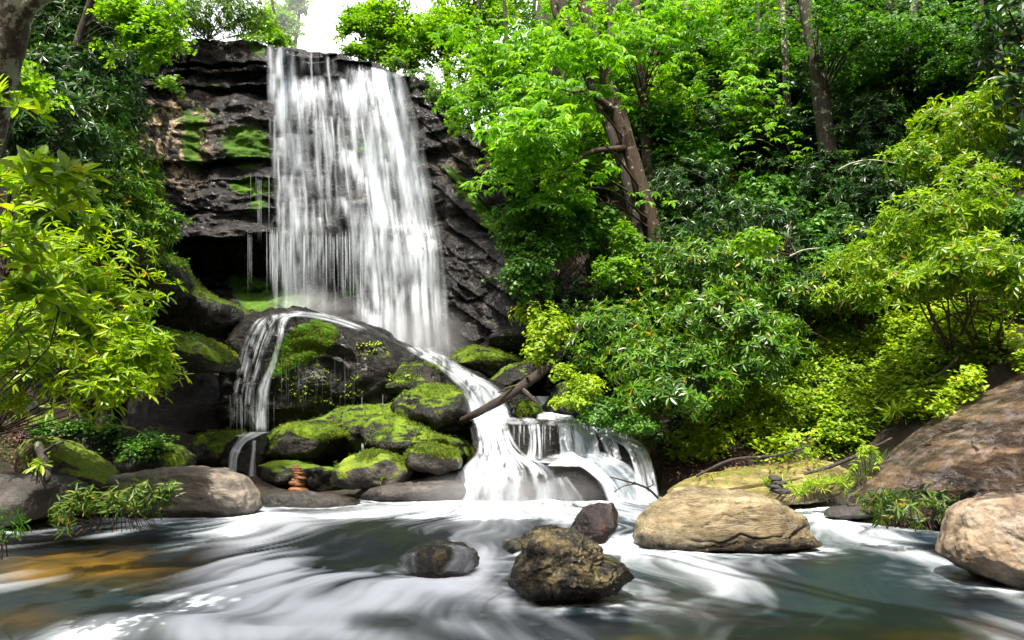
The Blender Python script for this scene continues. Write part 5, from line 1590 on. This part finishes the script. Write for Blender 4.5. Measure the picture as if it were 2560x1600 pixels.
cover_on('leaf_litter', [(1720, 1160, 130, 50), (1980, 1160, 110, 24), (1650, 1130, 80, 40), (1800, 1140, 100, 20)], 330, .05, 'litter', 'litter', 'red-brown dead leaves on the shaded bank right of the cascade', 'leaf litter', 33, names=RBANK, hgt=.02, lift=.015)
cover_on('ground_cover', [(1700, 1150, 60, 20), (1640, 1110, 60, 20), (1780, 1080, 100, 30)], 90, .06, 'cover_dark', 'cover', 'scattered small green plants among the dead leaves', 'ground cover', 34, names=RBANK)
LB = ['ground', 'flat_boulder', 'flat_boulder.001']

# mossy floor on the left bank
rock('mossy_rock', [(50, 1200), (60, 1120), (110, 1090), (160, 1105), (230, 1150), (290, 1195), (240, 1215), (120, 1215)], 12.0, .6, M['mossy'],
     'yellow mossy rock ridge behind the dark grey boulder at the left', cat='rock', seed=51, moss=[(150, 1130, 80, 40, .7)])
rock('mossy_rock', [(130, 1215), (150, 1175), (190, 1160), (270, 1190), (290, 1215), (200, 1225)], 11.8, .4, M['mossy'],
     'small yellow mossy stone beside the crooked root', cat='rock', seed=52, sub=4)
rock('mossy_rock', [(280, 1190), (300, 1130), (370, 1100), (440, 1115), (475, 1140), (478, 1170), (420, 1190)], 13.2, .6, M['mossy_dark'],
     'low green mossy rock behind the pale sunlit boulder', cat='rock', seed=53, moss=[(440, 1145, 50, 30, .8)])
rock('mossy_rock', [(-60, 1190), (-40, 1080), (60, 1040), (200, 1060), (330, 1070), (400, 1120), (380, 1180), (200, 1210)], 13.6, .8, M['mossy_dark'],
     'dark leaf strewn rock floor below the sunny shrub', cat='rock', seed=54, sub=5)
LB += ['mossy_rock', 'mossy_rock.001', 'mossy_rock.002', 'mossy_rock.003']
cover_on('ground_cover', [(330, 1120, 110, 40), (260, 1080, 110, 30), (380, 1150, 60, 20), (130, 1080, 110, 30), (430, 1090, 30, 12)], 330, .06, 'cover_dark', 'cover', 'small shaded green plants on the mossy left bank', 'ground cover', 35, names=LB, hgt=.12)
cover_on('leaf_litter', [(60, 1120, 90, 50), (120, 1060, 100, 30), (20, 1060, 60, 60)], 200, .045, 'litter', 'litter', 'dead red-brown leaves under the nearest shrub', 'leaf litter', 36, names=LB, hgt=.02, lift=.015)
DM = ['domed_boulder', 'mossy_boulder', 'mossy_boulder.001', 'cliff', 'mossy_ledge', 'mossy_ledge.001', 'rock_ledge', 'mossy_boulder.008', 'wet_rock.003']
cover_on('rock_plants', [(790, 970, 130, 40), (720, 960, 30, 14), (930, 880, 60, 20), (1010, 945, 60, 16), (870, 1010, 80, 20)], 110, .045, 'cover', 'cover', 'tiny bright plants rooted on the dark face of the dome rock', 'rock plants', 37, names=DM, hgt=.03, lift=.02)
cover_on('rock_plants', [(420, 650, 60, 26), (440, 840, 60, 16), (400, 700, 30, 40), (1270, 610, 20, 30), (1230, 700, 30, 10), (1290, 850, 40, 16), (1310, 920, 40, 10)], 150, .06, 'cover_dark', 'cover', 'little ferny plants on the shaded ledges of the cliff', 'rock plants', 38, names=DM, hgt=.06, lift=.03)


def tuft(name, spots, n, size, mat, tmpl, label, cat='plant', up=1.0, seed=0, tilt=0.35):
    """one plant clump: spots = (px, py, rx, ry, depth)"""
    r = np.random.default_rng(seed)
    w = np.array([s[2] * s[3] for s in spots], float); w /= w.sum()
    k = r.choice(len(spots), n, p=w)
    s = np.array(spots, float)[k]
    a = r.uniform(0, 6.283, n); q = np.sqrt(r.random(n))
    pos = P(s[:, 0] + s[:, 2] * q * np.cos(a), s[:, 1] + s[:, 3] * q * np.sin(a), s[:, 4] + r.normal(size=n) * .12)
    ax = np.tile([0, -.2, up], (n, 1)) + r.normal(size=(n, 3)) * tilt
    V, F, m = scatter(T[tmpl], pos, ax, size * r.uniform(.7, 1.15, n), seed)
    base = np.array([pos[:, 0].mean(), pos[:, 1].mean(), pos[:, 2].min() - .1])
    e = empty(name, base, label, cat)
    link('foliage', new_mesh('foliage', V - base, F, [M[mat]], m * 0), e)
    sV, sF = merge([tube(spline([base * .0 + (p - base) * np.array([.8, .8, 0]), (p - base) * .6, p - base], 6), np.linspace(.006, .003, 6), 4) for p in pos[:40]])
    link('stem', new_mesh('stem', sV, sF, M['stem']), e)
    return e


tuft('water_plant', [(200, 1285, 50, 25, 9.4), (290, 1275, 70, 25, 9.4), (370, 1265, 60, 22, 9.5), (420, 1262, 30, 16, 9.6), (170, 1300, 30, 14, 9.3)], 60, .17, 'fern', 'twig', 'narrow leaved plant clump growing in the shallows before the pale boulder', up=.8, seed=61, tilt=.5)
tuft('water_plant', [(5, 1330, 24, 30, 6.0)], 9, .1, 'cover_dark', 'twig', 'small plant tuft cut by the left edge above the sand', up=.6, seed=62, tilt=.6)
tuft('water_plant', [(2230, 1270, 60, 26, 9.0), (2300, 1280, 60, 26, 8.9), (2370, 1265, 40, 22, 8.9)], 34, .15, 'fern', 'twig', 'plant with long yellow-green leaves drooping over the water under the slab', up=.2, seed=63, tilt=.8)
tuft('grass_tuft', [(2010, 1225, 60, 14, 12.2), (2080, 1215, 50, 14, 12.2), (1920, 1215, 20, 10, 12.3)], 46, .2, 'cover', 'blade', 'pale grassy tuft on the bank between tan boulder and slab', up=1.0, seed=64)
tuft('grass_tuft', [(2250, 1030, 26, 18, 14.0)], 12, .28, 'cover', 'blade', 'fine bright grass tuft among the ground cover', up=1.0, seed=65)
tuft('leafy_plant', [(2160, 1150, 40, 50, 11.6), (2130, 1180, 20, 16, 11.6)], 26, .11, 'cover', 'pal', 'upright bright leafed seedling beside the brown slab', up=1.0, seed=66)
tuft('leafy_plant', [(90, 1160, 26, 14, 6.2), (60, 1140, 20, 10, 6.2)], 7, .11, 'rhodo_sun', 'rhhi', 'bright seedling rosette by the crooked root at the left', up=1.0, seed=67)


def wood(name, ctrls, mat, label, cat, parts=('trunk', 'branch'), n=24, sides=10, bump=.15, seed=0):
    base = P(ctrls[0][0][0], ctrls[0][0][1], ctrls[0][0][2])
    e = empty(name, base, label, cat)
    for i, c in enumerate(ctrls):
        V, F = trunk_px(c, n if i == 0 else 12, sides if i == 0 else 6, bump, seed + i)
        nm = parts[0] if i == 0 else parts[1]
        link(nm, new_mesh(nm, V - base, F, M[mat], smooth_sh=True), e)
    return e


wood('fallen_log', [[(1130, 1062, 16.6, .05), (1190, 1034, 15.5, .075), (1260, 995, 15.4, .09), (1330, 948, 15.7, .1), (1390, 895, 16, .1), (1425, 855, 16.3, .09), (1455, 800, 16.6, .06)],
                    [(1308, 975, 15.5, .05), (1330, 995, 15.2, .04), (1345, 1010, 15.1, .02)], [(1290, 965, 15.5, .03), (1270, 970, 15.3, .02), (1245, 982, 15.2, .01)], [(1322, 955, 15.6, .05), (1318, 945, 15.5, .03)]],
     'log', 'dark fallen log lying diagonally across the top of the cascade', 'log', seed=3)
wood('dead_branch', [[(1650, 1250, 13.6, .022), (1620, 1222, 13.5, .02), (1590, 1210, 13.4, .016), (1555, 1200, 13.3, .012), (1525, 1192, 13.3, .006)], [(1615, 1220, 13.5, .012), (1632, 1212, 13.4, .008), (1630, 1200, 13.4, .004)],
                     [(1590, 1210, 13.4, .01), (1560, 1215, 13.3, .007), (1535, 1230, 13.2, .003)], [(1600, 1212, 13.4, .01), (1585, 1205, 13.2, .004)]], 'log', 'thin dead forked branch stranded at the right foot of the cascade', 'branch', ('stem', 'twig'))
wood('crooked_root', [[(95, 1110, 6.3, .03), (110, 1150, 6.2, .035), (118, 1190, 6.1, .03), (115, 1200, 6.1, .03)], [(110, 1130, 6.2, .015), (140, 1110, 6.2, .01), (160, 1105, 6.2, .005)]], 'bark_dark', 'crooked grey stump of a stem standing on the dark boulder at the left', 'stump', ('stem', 'twig'))
wood('bare_twig', [[(2095, 425, 12.6, .012), (2130, 408, 12.5, .012), (2180, 400, 12.4, .01), (2260, 412, 12.3, .006)]], 'bark_lichen', 'bare pale twig arching in front of the dark shrubs', 'twig', ('stem', 'twig'))
wood('bare_twig', [[(1975, 640, 12.2, .016), (2010, 625, 12.1, .012), (2050, 620, 12, .007)], [(1990, 632, 12.1, .008), (1970, 590, 12, .006), (1978, 552, 12, .004)]], 'bark_lichen', 'forked pale dead twig beside the lime spray', 'twig', ('stem', 'twig'))
wood('root', [[(1740, 1190, 12.6, .02), (1830, 1150, 12.6, .025), (1930, 1140, 12.6, .02), (2010, 1120, 12.6, .015)]], 'bark_dark', 'long thin root running along the yellow-green bank rock', 'root')
wood('root', [[(2010, 1185, 12.2, .02), (2080, 1165, 12.1, .03), (2150, 1135, 12.0, .025), (2230, 1095, 12, .015)]], 'bark_dark', 'dark thicker root curving up beside the brown slab', 'root')
wood('mossy_branch', [[(2310, 960, 14, .05), (2360, 930, 13.9, .045), (2400, 890, 13.8, .04)]], 'mosslog', 'short mossy branch lying in the ground cover', 'branch')

# stacked stones
st = [(747, 1226, 42, 13), (742, 1208, 32, 9), (744, 1200, 26, 6), (750, 1194, 28, 5), (745, 1188, 22, 4.5), (748, 1182, 24, 4), (742, 1176, 22, 4), (744, 1170, 18, 3.5), (738, 1165, 14, 3)]
nm = ['broad base stone', 'second stone from the bottom', 'third stone from the bottom', 'fourth stone from the bottom', 'middle stone', 'fourth stone from the top', 'third stone from the top', 'stone just under the top', 'small top stone']
for i, (cx, cy, w_, h_) in enumerate(st):
    rock('stacked_stone', [(cx - w_ / 1.6, cy + h_ * .4), (cx - w_ / 1.8, cy - h_ * .7), (cx, cy - h_ * .9), (cx + w_ / 1.9, cy - h_ * .2), (cx + w_ / 1.7, cy + h_ * .8), (cx, cy + h_ * .9)], 14.2, w_ / FPX * 14.2 * .5, M['orange'],
         nm[i] + ' of the tall orange stone stack', 'stone', 'stones of the orange stack', sub=3, box=.5, facets=2, seed=70 + i, rough=.05)
st = [(1950, 1228, 42, 9), (1938, 1216, 34, 7), (1948, 1206, 36, 6), (1938, 1196, 26, 8)]
nm = ['lowest stone', 'second lowest stone', 'second highest stone', 'topmost stone']
for i, (cx, cy, w_, h_) in enumerate(st):
    rock('stacked_stone', [(cx - w_ / 1.6, cy + h_ * .2), (cx - w_ / 2, cy - h_ * .8), (cx, cy - h_ * .9), (cx + w_ / 1.7, cy - h_ * .5), (cx + w_ / 1.7, cy + h_ * .6), (cx, cy + h_ * .9)], 10.4, w_ / FPX * 10.4 * .5, M['greydark'],
         nm[i] + ' of the small dark stone stack behind the tan boulder', 'stone', 'stones of the dark stack', sub=3, box=.5, facets=2, seed=90 + i, rough=.05)

# foam collars where the stream meets rocks
_rocks = [n for n in BV if n.split('.')[0] in ('flat_boulder', 'layered_boulder', 'wet_boulder', 'sunken_rock', 'pale_boulder', 'slab', 'bank_slab', 'shore_rock', 'cascade_rock')]
_t = bvh_of(_rocks)
_Wf = W_STREAM.reshape(-1, 3)
_dist = np.full(len(_Wf), 9.0)
for _i, _w in enumerate(_Wf):
    _h = _t.find_nearest(Vector(_w), 0.6)
    if _h[0] is not None: _dist[_i] = _h[3]
_nz = fbm(_Wf * np.array([5, 5, 1]) + 3, 3).ravel()
_f = np.clip(foam_stream.ravel() + np.exp(-_dist / 0.09) * np.clip(0.35 + 0.7 * _nz, 0, .8) + 0.25 * np.exp(-_dist / 0.25) * np.clip(_nz, 0, 1), 0, .97)
stream_o.data.attributes['foam'].data.foreach_set('value', _f.astype(np.float32))

# unseen tree added for shade, its crown shaped to darken parts of the stream
_r = np.random.default_rng(99)
_pos = []
for (x0, x1, y0, y1, n_) in [(-2.3, 1.7, -0.8, 1.1, 560), (-3.3, -2.2, -0.4, 1.15, 260), (-3.1, -2.05, 1.1, 2.8, 280), (-2.1, -1.3, 1.0, 2.2, 140), (-4.4, -1.35, 2.6, 5.2, 720), (-4.2, -0.8, 5.0, 6.6, 330)]:
    _pos.append(np.stack([_r.uniform(x0, x1, n_), _r.uniform(y0, y1, n_), 9.2 + _r.normal(size=n_) * .45], -1))
_pos = np.vstack(_pos)
_b = np.array([7.4, -3.0, gz(7.4, -3.0)])
_e = empty('added_shade_tree', _b, 'added unseen tree whose crown is shaped to shade the stream', 'tree')
_V, _F, _m = scatter(T['spray'], _pos, np.array([0, 0, 1.0]) + _r.normal(size=_pos.shape) * .3, .2 * _r.uniform(.7, 1.2, len(_pos)), 99)
link('crown', new_mesh('crown', _V - _b, _F, [M['maple']], _m), _e)
_tv, _tf = tube(spline([(0, 0, -.3), (-.2, .1, 3), (-1.2, .6, 6.4), (-4.6, 2.0, 9.0)], 20), np.linspace(.3, .16, 20), 12, .1)
link('trunk', new_mesh('trunk', _tv, _tf, M['bark'], smooth_sh=True), _e)
for _k in range(9):
    _p = _pos[_r.integers(0, len(_pos))] - _b
    _tv, _tf = tube(spline([(-4.5, 1.95, 8.9), (np.array([-4.5, 1.95, 9.1]) + _p) / 2 + np.array([0, 0, .4]), _p], 12), np.linspace(.1, .02, 12), 6)
    link('limb', new_mesh('limb', _tv, _tf, M['bark'], smooth_sh=True), _e)

# drifting spray where the water lands, and haze added to glow in the gap
def mist_mat():
    N = NT('spray')
    tc = N.n('TexCoord').outputs['Object']
    vl = N.n('VectorMath', operation='LENGTH'); N.l(tc, vl.inputs[0])
    dn = N.mapr(vl.outputs['Value'], 1.0, 0.0, 0.0, 1.0)
    at = N.n('Attribute', attribute_name='density', attribute_type='OBJECT').outputs['Fac']
    pv = N.n('VolumePrincipled')
    pv.inputs['Color'].default_value = (0.95, 0.97, 1.0, 1)
    pv.inputs['Anisotropy'].default_value = 0.2
    N.l(N.math('MULTIPLY', dn, at), pv.inputs['Density'])
    N.l(pv.outputs[0], N.out.inputs['Volume'])
    return N.m


M['mist'] = mist_mat()
for c, r, dens, lab in [(P(1270, 1240, 13.9), (2.0, .8, .5), 1.3, 'thin white spray drifting over the foot of the cascade'), (P(1050, 860, 18.9), (1.5, .9, 1.2), .9, 'thin white spray where the main fall lands'),
                        (P(780, 770, 19.2), (1.4, .7, .6), .7, 'thin white spray on the crown of the domed boulder'),
                        (P(790, 40, 28), (4.5, 2.5, 3.6), .1, 'added haze that makes the sky gap above the falls glow')]:  # last volume is haze added for glow in the sky gap
    Dv, Df = ico(3)
    o = link('mist', new_mesh('mist', Dv, Df, M['mist'], smooth_sh=True), loc=tuple(float(q) for q in c))
    o.scale = r
    o['density'] = dens
    tag(o, lab, 'mist', kind='stuff')
